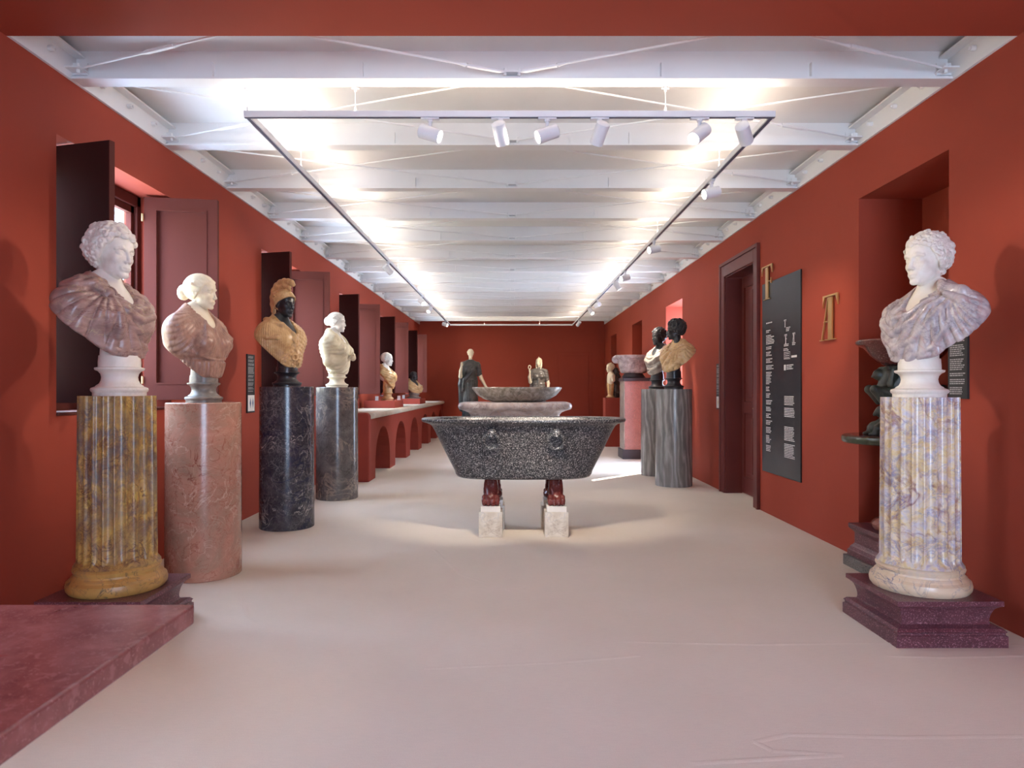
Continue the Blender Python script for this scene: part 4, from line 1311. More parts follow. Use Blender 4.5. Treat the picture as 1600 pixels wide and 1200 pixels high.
MB().lathe([(0.034, 0.0), (0.036, 0.010), (0.030, 0.016), (0.026, 0.012), (0.020, 0.014), (0.012, 0.022), (0.002, 0.024)], 28).build('brooch', MATS['drape_taupe'], bA, BRO, (-math.pi/2 + 0.25, 0, -0.55), smooth=40)

# ---- R: curly-headed young man, swagged grey cloak ------------------
zs = 0.50
s1, s2 = swag(-0.05, zs+0.09, 0.050, 0.018, 1.0, 0.12), radial(-0.24, zs+0.03, 44, 0.010)
BR = (-0.175, 0.0, zs+0.045)
fanR = radial3(BR, (-0.45, 1.0, 0.1), 34, 0.018, -4.0, 0.6, 0.04, 0.2)
def foldR(X, Y, Z):
    m = sstep(0.02, 0.12, X)
    q = sstep(-0.12, -0.04, Y)*sstep(zs+0.045, zs+0.005, Z)
    return (fanR(X, Y, Z)*(1-m) + s1(X, Y, Z)*m)*q
rollsR = [
    ([(-0.18, zs+0.03), (-0.12, zs-0.04), (-0.03, zs-0.12), (0.08, zs-0.165), (0.17, zs-0.11), (0.205, zs-0.0)], [0.014, 0.016, 0.018, 0.020, 0.016, 0.012], 0.006, 0.003),
    ([(-0.19, zs+0.02), (-0.15, zs-0.10), (-0.05, zs-0.205), (0.07, zs-0.245), (0.17, zs-0.18), (0.215, zs-0.05)], [0.014, 0.016, 0.018, 0.020, 0.016, 0.012], 0.006, 0.002),
    ([(-0.15, zs+0.04), (-0.08, zs-0.025), (0.0, zs-0.075), (0.07, zs-0.085), (0.13, zs-0.04), (0.16, zs+0.02)], [0.014, 0.014, 0.014, 0.014, 0.014, 0.014], 0.006, 0.003),
    ([(-0.20, zs+0.01), (-0.20, zs-0.13), (-0.13, zs-0.25), (-0.02, zs-0.30)], [0.012, 0.015, 0.015, 0.012], 0.006, 0.0),
    ([(0.195, zs-0.03), (0.18, zs-0.16), (0.12, zs-0.28)], [0.012, 0.015, 0.012], 0.006, 0.002)]
def extraR(F, front):
    F.chain([(-0.275, -0.10, zs-0.045), (-0.21, -0.04, zs+0.025), (-0.13, -0.02, zs+0.055), (-0.085, -0.05, zs+0.085)], [0.024, 0.032, 0.028, 0.022], 0.012)
    F.chain([(-0.275, -0.07, zs-0.08), (-0.235, -0.01, zs-0.02), (-0.175, 0.02, zs+0.02)], [0.016, 0.022, 0.016], 0.010)
dR = drapery(zs, 0.178, 0.268, foldR, rollsR, h=0.0052, extra=extraR, dy=-0.075, cutp=1.25, cutA=0.07, bulk=1.0, side=-1)
hairR = hair_curly(5, 520, (0.022, 0.034), (0.019, 0.027), 0.03, jit=0.06, k=0.007)
bust('bust of a curly-haired young man in a grey cloak, on the pale fluted column', (RFX, RFY, 1.208), -44, -42, 'male', 0.272, zs, 0.178, 0.268, 'white_marble', 'drape_grey', 'white_marble', hairR, dR, dy=-0.075, socle=(0.124, 0.165), bulk=1.0, hz=0.79)

# ---- B: woman with melon hair and belted tunic ----------------------
zs = 0.555
p1 = radial(0, zs+0.06, 56, 0.008)
def foldB(X, Y, Z):
    z0 = zs - 0.265
    belt = -0.014*np.exp(-((Z-z0)/0.012)**2)
    return p1(X, Y, Z)*sstep(z0, z0+0.04, Z)*sstep(-0.10, -0.02, Y) + pleats(30, 0.011)(X, Y, Z)*sstep(z0+0.01, z0-0.03, Z) + belt
rollsB = [
    ([(0.0, zs-0.02), (0.005, zs-0.12), (0.0, zs-0.24)], [0.010, 0.012, 0.010], 0.010, 0.002),
    ([(0.05, zs-0.0), (0.12, zs-0.12), (0.13, zs-0.24)], [0.008, 0.012, 0.010], 0.010, 0.0),
    ([(-0.05, zs-0.0), (-0.12, zs-0.12), (-0.12, zs-0.24)], [0.008, 0.012, 0.010], 0.010, 0.0),
    ([(0.17, zs-0.22), (0.08, zs-0.262), (0.0, zs-0.268), (-0.08, zs-0.262), (-0.17, zs-0.22)], 0.008, 0.006, 0.001),
    ([(0.02, zs-0.262), (0.035, zs-0.29), (0.05, zs-0.31)], 0.007, 0.006, 0.002)]
dB = drapery(zs, 0.162, 0.235, foldB, rollsB, female=True, h=0.006, dy=-0.05, cutp=1.5, bulk=0.95, cutA=0.05, side=1, neck=(0.074, 0.05, 0.02))
hairB = hair_bun()
bust('bust of a woman with hair in a bun and belted tunic, on pink column', PB, 50, 66, 'female', 0.24, zs, 0.162, 0.235, 'cream_marble', 'drape_rose', 'socle_grey', hairB, dB, female=True, bulk=0.95, socle=(0.112, 0.155), pitch=-0.03, hz=0.80, hy=0.03)

# ---- C: helmeted black head, ochre aegis -----------------------------
zs = 0.545
def foldC(X, Y, Z):
    fr = pleats(46, 0.009)(X, Y, Z)*sstep(0.10, 0.15, X)
    sc = 0.008*(ridge(X*26 + Z*13)*ridge(X*13 - Z*26) - 0.3)*sstep(0.06, 0.02, X + 0.6*(Z - zs + 0.13))
    st = -0.010*np.exp(-((X + 0.6*(Z - zs + 0.13) - 0.03)/0.010)**2)
    return fr + sc + st
rn = random.Random(4)
def extraC(F, front):
    F.chain([(0.27, -0.10, zs-0.10), (0.255, 0.0, zs-0.115), (0.20, 0.07, zs-0.115), (0.14, 0.085, zs-0.10)], 0.014, 0.010)
    F.chain([(0.12, -0.13, zs+0.055), (0.15, -0.05, zs+0.02), (0.10, 0.03, zs+0.005), (0.04, front(0.04, zs-0.07), zs-0.07), (0.0, front(0, zs-0.10), zs-0.11)], [0.03, 0.032, 0.028, 0.02, 0.016], 0.014)
    for i in range(26):   # scalloped, snake-like border of the aegis
        t = i/25
        x = 0.035 - 0.07*t + rn.uniform(-0.015, 0.015); z = zs - 0.10 - 0.24*t + rn.uniform(-0.012, 0.012)
        F.curl((x, front(x, z)+0.006, z), (rn.uniform(-.6, .6), 1, rn.uniform(-.6, .6)), rn.uniform(0.012, 0.020), 0.008, 0.006)
    F.curl((0.03, front(0.03, zs-0.28)+0.012, zs-0.28), (0.2, 1, 0), 0.026, 0.011, 0.006)
dC = drapery(zs, 0.160, 0.250, foldC, (), h=0.006, extra=extraC, dy=-0.06, cutp=1.35, cutA=0.10, side=1, neck=(0.080, 0.05, 0.01))
F_ = hair_curly(8, 260, (0.020, 0.028), (0.014, 0.018), -0.01, cap=0.0)
bC, hdC = bust('bust of a black marble head with a crested helmet and golden ochre breastplate', PC, 48, 42, 'male', 0.25, zs, 0.160, 0.250, 'nero', 'drape_ochre', 'nero_veined', F_, dC, dy=-0.06, socle=(0.120, 0.155), hz=0.82)
hb, hc = helmet_meshes()
hel = put('helmet', hb, 'drape_ochre', hdC)
put('helmet_crest', hc, 'drape_ochre', hdC)

# ---- D: alabaster half figure holding a fruit -------------------------
zs = 0.56
pD = swag(0.30, zs+0.12, 0.042, 0.018, 1.0, 0.08)
def extraD(F, front):
    # the bent right arm under the cloak and the hand at the breast
    F.chain([(0.175, -0.06, zs-0.08), (0.195, -0.02, zs-0.27), (0.09, 0.10, zs-0.25)], [0.075, 0.062, 0.05], 0.03)
    F.chain([(0.13, 0.02, zs+0.01), (0.09, 0.09, zs-0.08), (0.03, 0.11, zs-0.16), (-0.03, 0.10, zs-0.30), (-0.03, 0.09, zs-0.41)], [0.026, 0.024, 0.022, 0.02, 0.016], 0.015)
    F.chain([(-0.12, 0.03, zs+0.0), (-0.06, 0.10, zs-0.08), (0.03, 0.125, zs-0.11)], [0.022, 0.024, 0.02], 0.015)
dD = drapery(zs, 0.145, 0.205, lambda X, Y, Z: pD(X, Y, Z), (), female=True, h=0.007, extra=extraD, dy=-0.03, bulk=1.0, flat=True, neck=(0.075, 0.06, 0.02))
bD, hdD = bust('pale alabaster half-length bust of a woman holding fruit, on the brown-grey column', PD, 70, 76, 'female', 0.232, zs, 0.145, 0.205, 'white_marble', 'drape_alabaster', 'cream_marble', hair_bun(h=0.016, ridges=26, amp=0.008, ext=0.035, bun=(0, -0.46, 0.06), br=(0.19, 0.17, 0.22)), dD, dy=-0.03, female=True, socle=(0.120, 0.14), hz=0.80)
F = Field((-0.12, 0.02, zs-0.34), (0.12, 0.26, zs-0.10), 0.006)
F.chain([(0.06, 0.09, zs-0.26), (0.03, 0.15, zs-0.235)], [0.032, 0.026], 0.01)
F.ell((0.02, 0.165, zs-0.215), (0.03, 0.034, 0.03), 0.012)
for i, (a, l_) in enumerate(((-0.022, 0.052), (-0.008, 0.058), (0.008, 0.056), (0.022, 0.046))):
    F.chain([(0.02+a, 0.17, zs-0.20), (0.018+a, 0.205, zs-0.185), (0.016+a*0.8, 0.215, zs-0.185-l_*0.5)], [0.010, 0.0095, 0.008], 0.004)
F.chain([(0.045, 0.165, zs-0.215), (0.05, 0.19, zs-0.19), (0.035, 0.205, zs-0.175)], [0.012, 0.010, 0.009], 0.004)
put('hand', F.mesh('hand'), 'drape_alabaster', bD)
F = Field((-0.08, 0.12, zs-0.30), (0.12, 0.27, zs-0.14), 0.006)
F.ell((0.018, 0.195, zs-0.225), (0.036, 0.034, 0.036), 0); F.cap((0.018, 0.195, zs-0.19), (0.018, 0.198, zs-0.175), 0.010, 0.014, 0.006)
put('fruit', F.mesh('fruit'), 'drape_alabaster', bD)

# ---- J and I: black curly heads with pale cloaks ---------------------
zs = 0.545
sJ = swag(-0.05, zs+0.12, 0.055, 0.016, 1.0, 0.1)
rollsJ = [([(-0.21, zs+0.0), (-0.10, zs-0.10), (0.02, zs-0.20), (0.10, zs-0.26)], [0.026, 0.028, 0.026, 0.02], 0.014, 0.002),
          ([(-0.14, zs+0.04), (-0.05, zs-0.05), (0.06, zs-0.13), (0.15, zs-0.16)], [0.024, 0.022, 0.022, 0.016], 0.014, 0.002),
          ([(-0.22, zs-0.06), (-0.15, zs-0.20), (-0.04, zs-0.29)], [0.022, 0.022, 0.018], 0.014, 0.0),
          ([(0.09, zs-0.04), (0.11, zs-0.16), (0.08, zs-0.30)], [0.016, 0.020, 0.016], 0.014, 0.002)]
dJ = drapery(zs, 0.215, 0.255, radial3((-0.17, 0.0, zs+0.04), (-0.45, 1.0, 0.1), 26, 0.018, -4.0, 0.6, 0.04, 0.2), rollsJ, h=0.007, dy=-0.06, cutp=1.2, cutA=0.09, side=-1)
hairJ = hair_curly(11, 330, (0.024, 0.034), (0.024, 0.032), 0.05, h=0.015, jit=0.05, k=0.006)
bust('bust of a black head with dense curls and golden tan cloak, nearer at right', PJ, -48, -98, 'african', 0.262, zs, 0.215, 0.255, 'nero', 'drape_tan', 'nero', hairJ, dJ, dy=-0.06, socle=(0.120, 0.170), hz=0.86, m_chest='drape_tan')
rollsI = [([(-0.19, zs+0.0), (-0.09, zs-0.10), (0.04, zs-0.17), (0.14, zs-0.12)], [0.026, 0.026, 0.026, 0.02], 0.014, 0.002),
          ([(-0.20, zs-0.08), (-0.10, zs-0.22), (0.03, zs-0.28)], [0.022, 0.024, 0.018], 0.014, 0.0)]
dI = drapery(zs, 0.200, 0.235, lambda X, Y, Z: swag(0.02, zs+0.12, 0.045, 0.016, 1.0, 0.12)(X, Y, Z), rollsI, h=0.008, dy=-0.06, cutp=1.3, cutA=0.11, side=-1)
hairI = hair_curly(14, 340, (0.022, 0.034), (0.020, 0.028), 0.03, h=0.016)
bust('bust of a black curly head with a grey cloak, half hidden behind its neighbour', PI_, -45, -50, 'african', 0.255, zs, 0.200, 0.235, 'nero', 'drape_ash', 'nero', hairI, dI, dy=-0.06, socle=(0.118, 0.165), hz=0.86)

# ---- E and F on the counter, each on a red block ----------------------
def block(x0, x1, y0, y1, z0, z1, label):
    o = MB().box(-(x1-x0)/2, (x1-x0)/2, -(y1-y0)/2, (y1-y0)/2, 0, z1-z0).build('display_block', MATS['plinth_red'], None, ((x0+x1)/2, (y0+y1)/2, z0), bevel=0.006)
    return setprops(o, label, 'block')
ZC = CH + 0.085
block(-2.50, -1.975, 11.5, 12.4, ZC, ZC + 0.125, 'low red block on the counter under the bald marble bust')
block(-2.50, -1.965, 14.6, 15.5, ZC, ZC + 0.115, 'low red block on the counter under the small dark-headed bust')
zs = 0.52
dE = drapery(zs, 0.20, 0.19, lambda X, Y, Z: swag(0.06, zs+0.1, 0.045, 0.016)(X, Y, Z), [([(0.12, zs+0.0), (0.04, zs-0.10), (-0.08, zs-0.17)], [0.022, 0.022, 0.018], 0.014, 0.002)], h=0.008, dy=-0.04, cutp=1.1, bulk=0.9, cutA=0.14)
bust('bust of a bald man in a golden tunic on the nearer counter block', (-2.17, 11.9, ZC + 0.125), 68, 74, 'male', 0.245, zs, 0.20, 0.19, 'white_marble', 'drape_ochre', 'drape_ochre', hair_short(0.016), dE, dy=-0.04, bulk=0.9, socle=(0.10, 0.16), hz=0.80)
zs = 0.33
dF = drapery(zs, 0.11, 0.20, lambda X, Y, Z: swag(0.0, zs+0.08, 0.04, 0.012)(X, Y, Z), [([(0.16, zs-0.02), (0.03, zs-0.10), (-0.12, zs-0.06)], [0.026, 0.03, 0.022], 0.014, 0.002)], h=0.009, dy=-0.03, cutp=1.4, bulk=0.95, cutA=0.03)
bF, _ = bust('small bust with a black head and golden cloak on the farther counter block', (-2.16, 15.05, ZC + 0.115), 50, 70, 'african', 0.19, zs, 0.11, 0.20, 'nero', 'drape_tan', 'drape_ash', hair_curly(21, 160, (0.026, 0.036), (0.018, 0.024), 0.02, h=0.02), dF, dy=-0.03, bulk=0.95, socle=(0.14, 0.11), hz=0.84)
# ================================================================== BATHTUB, BASINS, STATUES
def loft(rings, n=96, p=2.6, caps=True):
    """superelliptic rings (a, b, z[, exponent])"""
    mb = MB(); vs = []; fs = []
    for r in rings:
        a, b, z = r[:3]; e = r[3] if len(r) > 3 else p
        for i in range(n):
            t = 2*math.pi*i/n; c, s = math.cos(t), math.sin(t)
            vs.append((a*math.copysign(abs(c)**(2/e), c), b*math.copysign(abs(s)**(2/e), s), z))
    for k in range(len(rings)-1):
        for i in range(n):
            j = (i+1) % n
            fs.append((k*n+i, k*n+j, (k+1)*n+j, (k+1)*n+i))
    if caps:
        fs.append(tuple(range(n-1, -1, -1))); m = (len(rings)-1)*n; fs.append(tuple(range(m, m+n)))
    return mb.add(vs, fs)

TBX, TBY = 0.10, 5.95
tub = empty('bathtub', (TBX, TBY, 0))
setprops(tub, 'dark speckled granite bathtub on lion paw feet in the middle of the room', 'bathtub')
rings = [(0.49, 0.185, 0.487), (0.545, 0.225, 0.489), (0.575, 0.250, 0.500), (0.590, 0.262, 0.520), (0.598, 0.266, 0.55),
         (0.690, 0.308, 0.73), (0.770, 0.345, 0.895), (0.795, 0.358, 0.935), (0.812, 0.370, 0.950), (0.840, 0.388, 0.960), (0.873, 0.408, 0.970), (0.882, 0.413, 0.980), (0.884, 0.414, 0.992), (0.878, 0.410, 1.0),
         (0.815, 0.352, 1.0), (0.795, 0.335, 0.992), (0.74, 0.300, 0.90), (0.62, 0.235, 0.65), (0.48, 0.16, 0.565)]
loft(rings, 128, 2.7).build('basin', MATS['granite_tub'], tub, smooth=40)
# ring handles carved in relief with a lion mask
for sx in (-0.27, 0.265):
    F = Field((-0.12, -0.06, -0.12), (0.12, 0.06, 0.12), 0.005)
    F.curl((0, 0, -0.005), (0, 1, 0), 0.066, 0.016, 0.004)
    F.ell((0, 0.0, 0.055), (0.030, 0.024, 0.032), 0.008)
    F.ell((0, -0.020, 0.043), (0.016, 0.016, 0.014), 0.008)
    for s in (-1, 1):
        F.ell((s*0.024, -0.004, 0.078), (0.010, 0.010, 0.012), 0.006)
        F.ell((s*0.010, -0.020, 0.063), (0.006, 0.006, 0.005), 0.004)
    for i in range(9):
        a = math.pi*(-0.1 + 1.2*i/8)
        F.ell((0.036*math.cos(a), 0.004, 0.055 + 0.038*math.sin(a)), (0.011, 0.012, 0.011), 0.006)
    put('lion_ring', F.mesh('lion_ring'), 'granite_tub', tub, (sx, -0.342, 0.825), (0.22, 0, 0))
def paw_mesh():
    """lion foot: carved shank over four toes, toes point to -Y"""
    F = Field((-0.12, -0.15, -0.01), (0.12, 0.14, 0.26), 0.005)
    F.add(lambda X, Y, Z: sd_box(X, Y, Z, (0, 0.035, 0.19), (0.052, 0.045, 0.075), 0.015))
    F.cap((0, 0.03, 0.16), (0, 0.0, 0.07), 0.055, 0.062, 0.03)
    F.ell((0, 0.0, 0.04), (0.078, 0.085, 0.045), 0.02)
    for i, x in enumerate((-0.054, -0.019, 0.019, 0.054)):
        fw = -0.075 if i in (1, 2) else -0.060
        F.chain([(x*0.8, 0.0, 0.075), (x, fw*0.6, 0.068), (x, fw, 0.042), (x, fw-0.012, 0.018)], [0.020, 0.020, 0.021, 0.019], 0.006)
        F.cap((x, fw-0.028, 0.026), (x, fw-0.034, 0.008), 0.007, 0.005, 0.003)
    for s in (-1, 1):      # tufts on the shank
        for k in range(4):
            F.cap((s*0.03, -0.010, 0.235-0.03*k), (s*0.024, -0.022, 0.212-0.03*k), 0.012, 0.008, 0.005)
            F.cap((0.0, -0.012, 0.225-0.03*k), (0.0, -0.026, 0.202-0.03*k), 0.012, 0.008, 0.005)
        F.curl((s*0.056, 0.07, 0.11), (1, 0, 0), 0.022, 0.010, 0.006)
    F.clip(lambda X, Y, Z: -Z + 0*X, 0.002)
    F.clip(lambda X, Y, Z: Z - 0.228 + 0*X, 0.002)
    return F.mesh('lion_foot')
pm = paw_mesh()
FEET = [(-0.181, 5.85, 0), (0.377, 5.85, 0), (-0.165, 6.18, 1), (0.362, 6.18, 1)]
for x, y, bk in FEET:
    put('lion_foot', pm, 'rosso', tub, (x - TBX, y - TBY + (0.0 if not bk else 0.0), 0.262), (0, 0, math.pi if bk else 0))
for (x, y, bk), lb in zip(FEET, ('cream marble block under the front left foot of the bathtub', 'cream marble block under the front right foot of the bathtub',
                                  'cream marble block under the rear left foot of the bathtub', 'cream marble block under the rear right foot of the bathtub')):
    o = empty('support_block', (x, y, 0)); setprops(o, lb, 'block', 'blocks under the bathtub')
    MB().box(-0.1, 0.1, -0.10, 0.11, 0, 0.213).build('block_body', MATS['block_cream'], o, bevel=0.003)
    MB().box(-0.083, 0.083, -0.095, 0.105, 0.213, 0.262).build('cap', MATS['white_marble'], o, bevel=0.003)

# ---- long moulded pedestal with a shallow oval basin, behind the tub
ped = empty('moulded_pedestal', (0.045, 10.42, 0)); setprops(ped, 'long lilac-grey marble pedestal with moulded edge behind the bathtub', 'pedestal')
rg = [(0.70, 0.36, 0.0, 9), (0.70, 0.36, 0.10, 9), (0.66, 0.33, 0.13, 9), (0.66, 0.33, 0.80, 9), (0.672, 0.342, 0.87, 9), (0.70, 0.37, 0.905, 9), (0.76, 0.42, 0.930, 9), (0.79, 0.445, 0.940, 9)]
for i in range(9):
    t = math.pi*(-0.5 + i/8)
    rg.append((0.80 + 0.045*math.cos(t), 0.45 + 0.04*math.cos(t), 0.998 + 0.055*math.sin(t), 9))
loft(rg, 120, 9).build('pedestal_body', MATS['plinth_lilac'], ped, smooth=35)
bas = loft([(0.30, 0.17, 1.055, 2.2), (0.38, 0.22, 1.058, 2.2), (0.50, 0.29, 1.095, 2.2), (0.60, 0.345, 1.155, 2.2), (0.655, 0.375, 1.215, 2.2), (0.680, 0.390, 1.25, 2.2), (0.685, 0.394, 1.270, 2.2), (0.680, 0.390, 1.280, 2.2),
            (0.655, 0.368, 1.278, 2.2), (0.60, 0.33, 1.20, 2.2), (0.42, 0.22, 1.12, 2.2)], 96).build('oval_basin', MATS['basin_green'], None, (0.07, 10.42, 0.0), smooth=40)
bas.location = (0.075, 10.42, 0.0)
setprops(bas, 'shallow oval basin of dark mottled marble on the moulded pedestal', 'basin')

# ---- the two draped statues before the far wall
def statue(label, x, y, z0, Hs, m_dress, kind):
    s = Hs/1.8
    b = empty('statue', (x, y, z0), facing(x, y, 8 if kind == 1 else -6)); setprops(b, label, 'statue')
    h = 0.012
    F = Field((-0.42, -0.32, 0.0), (0.42, 0.32, 1.58), h)
    sl, (X, Y, Z) = F.win()
    F.cap((0, 0, 0.05), (0, 0, 0.85), 0.21, 0.165, 0)
    F.ell((0, 0.0, 1.0), (0.175, 0.13, 0.22), 0.08)
    F.ell((0, 0.0, 1.27), (0.17, 0.115, 0.19), 0.06)
    for q in (-1, 1):
        F.cap((q*0.03, 0, 1.47), (q*0.17, -0.01, 1.40), 0.05, 0.062, 0.05)
        F.cap((q*0.18, -0.01, 1.39), (q*0.225, 0.0, 1.16), 0.068, 0.062, 0.04)
        F.ell((q*0.075, 0.10, 1.25), (0.06, 0.045, 0.06), 0.04)
    X3, Y3, Z3 = np.broadcast_arrays(X, Y, Z)
    th = np.arctan2(X3, Y3)
    F.phi = F.phi - 0.014*(ridge(th*11/math.pi + 0.5*wv(X3, Y3, Z3, 0.5))**0.7 - 0.5)*sstep(1.35, 0.9, Z3)
    F.phi = F.phi - 0.010*(ridge(Z3*11 + 6*X3*X3 + 2*X3 + 0.5*wv(X3, Y3, Z3))**0.7 - 0.5)*sstep(0.8, 1.0, Z3)
    if kind == 1:
        F.chain([(-0.17, 0.02, 1.42), (-0.02, 0.13, 1.22), (0.16, 0.10, 1.02), (0.20, 0.06, 0.75)], [0.035, 0.04, 0.045, 0.03], 0.02)
        F.chain([(0.19, -0.06, 1.35), (0.22, -0.06, 0.9), (0.21, -0.05, 0.3)], [0.06, 0.08, 0.07], 0.03)
    else:
        F.ell((0, 0.115, 1.16), (0.035, 0.03, 0.04), 0.01)
        F.chain([(0.0, 0.12, 1.14), (0.0, 0.13, 0.9), (0.0, 0.14, 0.5)], [0.03, 0.03, 0.035], 0.02)
        F.chain([(0.17, -0.09, 1.42), (0.2, -0.1, 0.9), (0.18, -0.1, 0.2)], [0.06, 0.09, 0.09], 0.03)
    F.clip(lambda X, Y, Z: 0.015 - Z + 0*X, 0.002)
    o = put('dress', F.mesh('dress'), m_dress, b); o.scale = (s,)*3
    MB().lathe([(0.27*s, 0.0), (0.27*s, 0.045*s), (0.255*s, 0.055*s)], 40).build('statue_base', MATS[m_dress], b, smooth=35)
    hd = put('head', head_of('female'), 'cream_marble', b, (0, 0.02*s, 1.665*s), (0, 0, 0.1 if kind == 1 else -0.2), 0.225*s)
    put('hair', hair_bun(h=0.02, ridges=20, amp=0.012) if kind == 1 else veil_mesh(), 'cream_marble', hd)
    # arms: figure's right arm raised, left arm lowered
    A = Field((0.12, -0.1, 1.0), (0.42, 0.36, 1.56), 0.009)
    A.chain([(0.205, 0.0, 1.22), (0.250, 0.02, 1.10), (0.262, 0.14, 1.24), (0.245, 0.18, 1.33)], [0.05, 0.046, 0.036, 0.026], 0.02)
    A.ell((0.243, 0.19, 1.365), (0.022, 0.03, 0.042), 0.012)
    for f in range(4):
        A.chain([(0.243 - 0.02 + 0.013*f, 0.20, 1.39), (0.243 - 0.022 + 0.014*f, 0.215, 1.43), (0.243 - 0.022 + 0.014*f, 0.235, 1.44 + 0.006*(f % 2))], [0.009, 0.008, 0.007], 0.004)
    A.chain([(0.225, 0.20, 1.36), (0.212, 0.225, 1.385)], [0.010, 0.008], 0.004)
    o = put('arm', A.mesh('arm_raised'), 'cream_marble', b); o.scale = (s,)*3
    A = Field((-0.48, -0.12, 0.55), (-0.10, 0.34, 1.30), 0.009)
    ex = -0.40 if kind == 1 else -0.275
    ey = 0.20 if kind == 1 else 0.10
    A.chain([(-0.222, 0.0, 1.22), (-0.262, 0.02, 1.06), (ex+0.02, ey, 0.80)], [0.05, 0.045, 0.028], 0.02)
    A.ell((ex+0.012, ey+0.01, 0.765), (0.020, 0.026, 0.042), 0.012)
    for f in range(4):
        A.chain([(ex+0.005, ey-0.01+0.013*f, 0.735), (ex-0.005, ey-0.012+0.014*f, 0.70), (ex+0.0, ey-0.01+0.014*f, 0.672)], [0.009, 0.008, 0.007], 0.004)
    A.chain([(ex+0.01, ey+0.035, 0.77), (ex, ey+0.055, 0.74)], [0.010, 0.008], 0.004)
    o = put('arm', A.mesh('arm_lowered'), 'cream_marble', b); o.scale = (s,)*3
    return b
def veil_mesh():
    F = Field((-0.5, -0.6, -0.95), (0.5, 0.42, 0.7), 0.02)
    F.add(lambda X, Y, Z: smax(sd_ell(X, Y, Z, (0, -0.06, 0.13), (0.36, 0.46, 0.41)), (np.interp(Y.ravel(), *HAIRLINE).reshape(Y.shape) - Z)*0.8, 0.03))
    for s in (-1, 1):
        F.chain([(s*0.27, 0.12, 0.22), (s*0.33, 0.03, -0.1), (s*0.32, 0.06, -0.5), (s*0.26, 0.14, -0.85)], [0.09, 0.10, 0.10, 0.06], 0.04)
    F.cap((0, -0.3, 0.1), (0, -0.25, -0.85), 0.22, 0.2, 0.06)
    F.ell((0, 0.12, 0.58), (0.09, 0.05, 0.07), 0.03)
    return F.mesh('veil')
for px, wdt, lb in ((-1.055, 0.30, 'red plinth under the tall statue before the far wall'), (0.690, 0.28, 'red plinth under the hooded statue before the far wall')):
    o = MB().box(-wdt, wdt, -wdt, wdt, 0, 0.44).build('statue_plinth', MATS['plinth_red'], None, (px, 17.35, 0), bevel=0.006); setprops(o, lb, 'plinth')
statue('tall statue in a dark draped dress with one hand lowered, before the far wall', -1.055, 17.35, 0.44, 1.85, 'dress_dark', 1)
st2 = statue('smaller veiled statue in a grey dress raising a rattle, before the far wall', 0.690, 17.35, 0.44, 1.62, 'dress_grey', 2)
mb = MB()
for i in range(14):
    a0, a1 = 2*math.pi*i/14, 2*math.pi*(i+1)/14
    mb.tube((0.22 + 0.032*math.cos(a0), 0.20, 1.36 + 0.048*math.sin(a0)), (0.22 + 0.032*math.cos(a1), 0.20, 1.36 + 0.048*math.sin(a1)), 0.010, 6)
mb.tube((0.22, 0.20, 1.30), (0.22, 0.19, 1.22), 0.010, 6)
mb.build('rattle', MATS['cream_marble'], st2, smooth=60)

# ---- herm on a red plinth, far right
o = MB().box(-0.16, 0.16, -0.2, 0.2, 0, 1.06).build('statue_plinth', MATS['plinth_red'], None, (2.185, 15.0, 0), bevel=0.006); setprops(o, 'tall narrow red plinth near the far right corner', 'plinth')
hm = empty('herm', (2.185, 15.0, 1.06), facing(2.185, 15.0, -78)); setprops(hm, 'small pale boy herm against a dark carved trunk on the tall red plinth', 'sculpture')
F = Field((-0.2, -0.2, 0.0), (0.2, 0.2, 0.6), 0.009)
F.ell((0, 0.02, 0.45), (0.115, 0.075, 0.13), 0); F.ell((0, 0.025, 0.34), (0.095, 0.07, 0.12), 0.04)
for q in (-1, 1): F.cap((q*0.04, 0, 0.53), (q*0.115, -0.01, 0.48), 0.04, 0.045, 0.03); F.cap((q*0.12, -0.01, 0.47), (q*0.125, -0.02, 0.38), 0.042, 0.035, 0.02)
F.clip(lambda X, Y, Z: 0.29 - Z + 0*X, 0.005)
put('torso', F.mesh('torso'), 'cream_marble', hm)
hd = put('head', head_of('male'), 'cream_marble', hm, (0, 0.03, 0.655), (0, 0, 0), 0.20)
put('hair', hair_curly(31, 160, (0.03, 0.04), (0.018, 0.024), 0.01, h=0.02), 'cream_marble', hd)
F = Field((-0.16, -0.14, 0.0), (0.16, 0.16, 0.33), 0.009)
F.cap((0, 0.02, 0.02), (0, 0.02, 0.30), 0.055, 0.085, 0); F.ell((0, 0.02, 0.02), (0.09, 0.10, 0.03), 0.03)
for i in range(10): F.cap((0.08*math.cos(i*0.63), 0.02 + 0.07*math.sin(i*0.63), 0.29), (0.06*math.cos(i*0.63), 0.02+0.055*math.sin(i*0.63), 0.10), 0.016, 0.010, 0.01)
F.clip(lambda X, Y, Z: -Z + 0.002 + 0*X, 0.002)
put('loin_drapery', F.mesh('loin_drapery'), 'drape_ochre', hm)
F = Field((-0.2, -0.24, 0.0), (0.2, 0.04, 0.72), 0.009)
F.cap((0, -0.11, 0.03), (0, -0.10, 0.60), 0.075, 0.065, 0)
rr_ = random.Random(9)
for i in range(26):
    a = rr_.uniform(0, 6.28); z = rr_.uniform(0.05, 0.62)
    F.ell((0.075*math.cos(a), -0.11 + 0.075*math.sin(a), z), (0.022, 0.022, 0.03), 0.012)
F.clip(lambda X, Y, Z: -Z + 0.002 + 0*X, 0.002)
put('trunk', F.mesh('trunk'), 'herm_dark', hm)

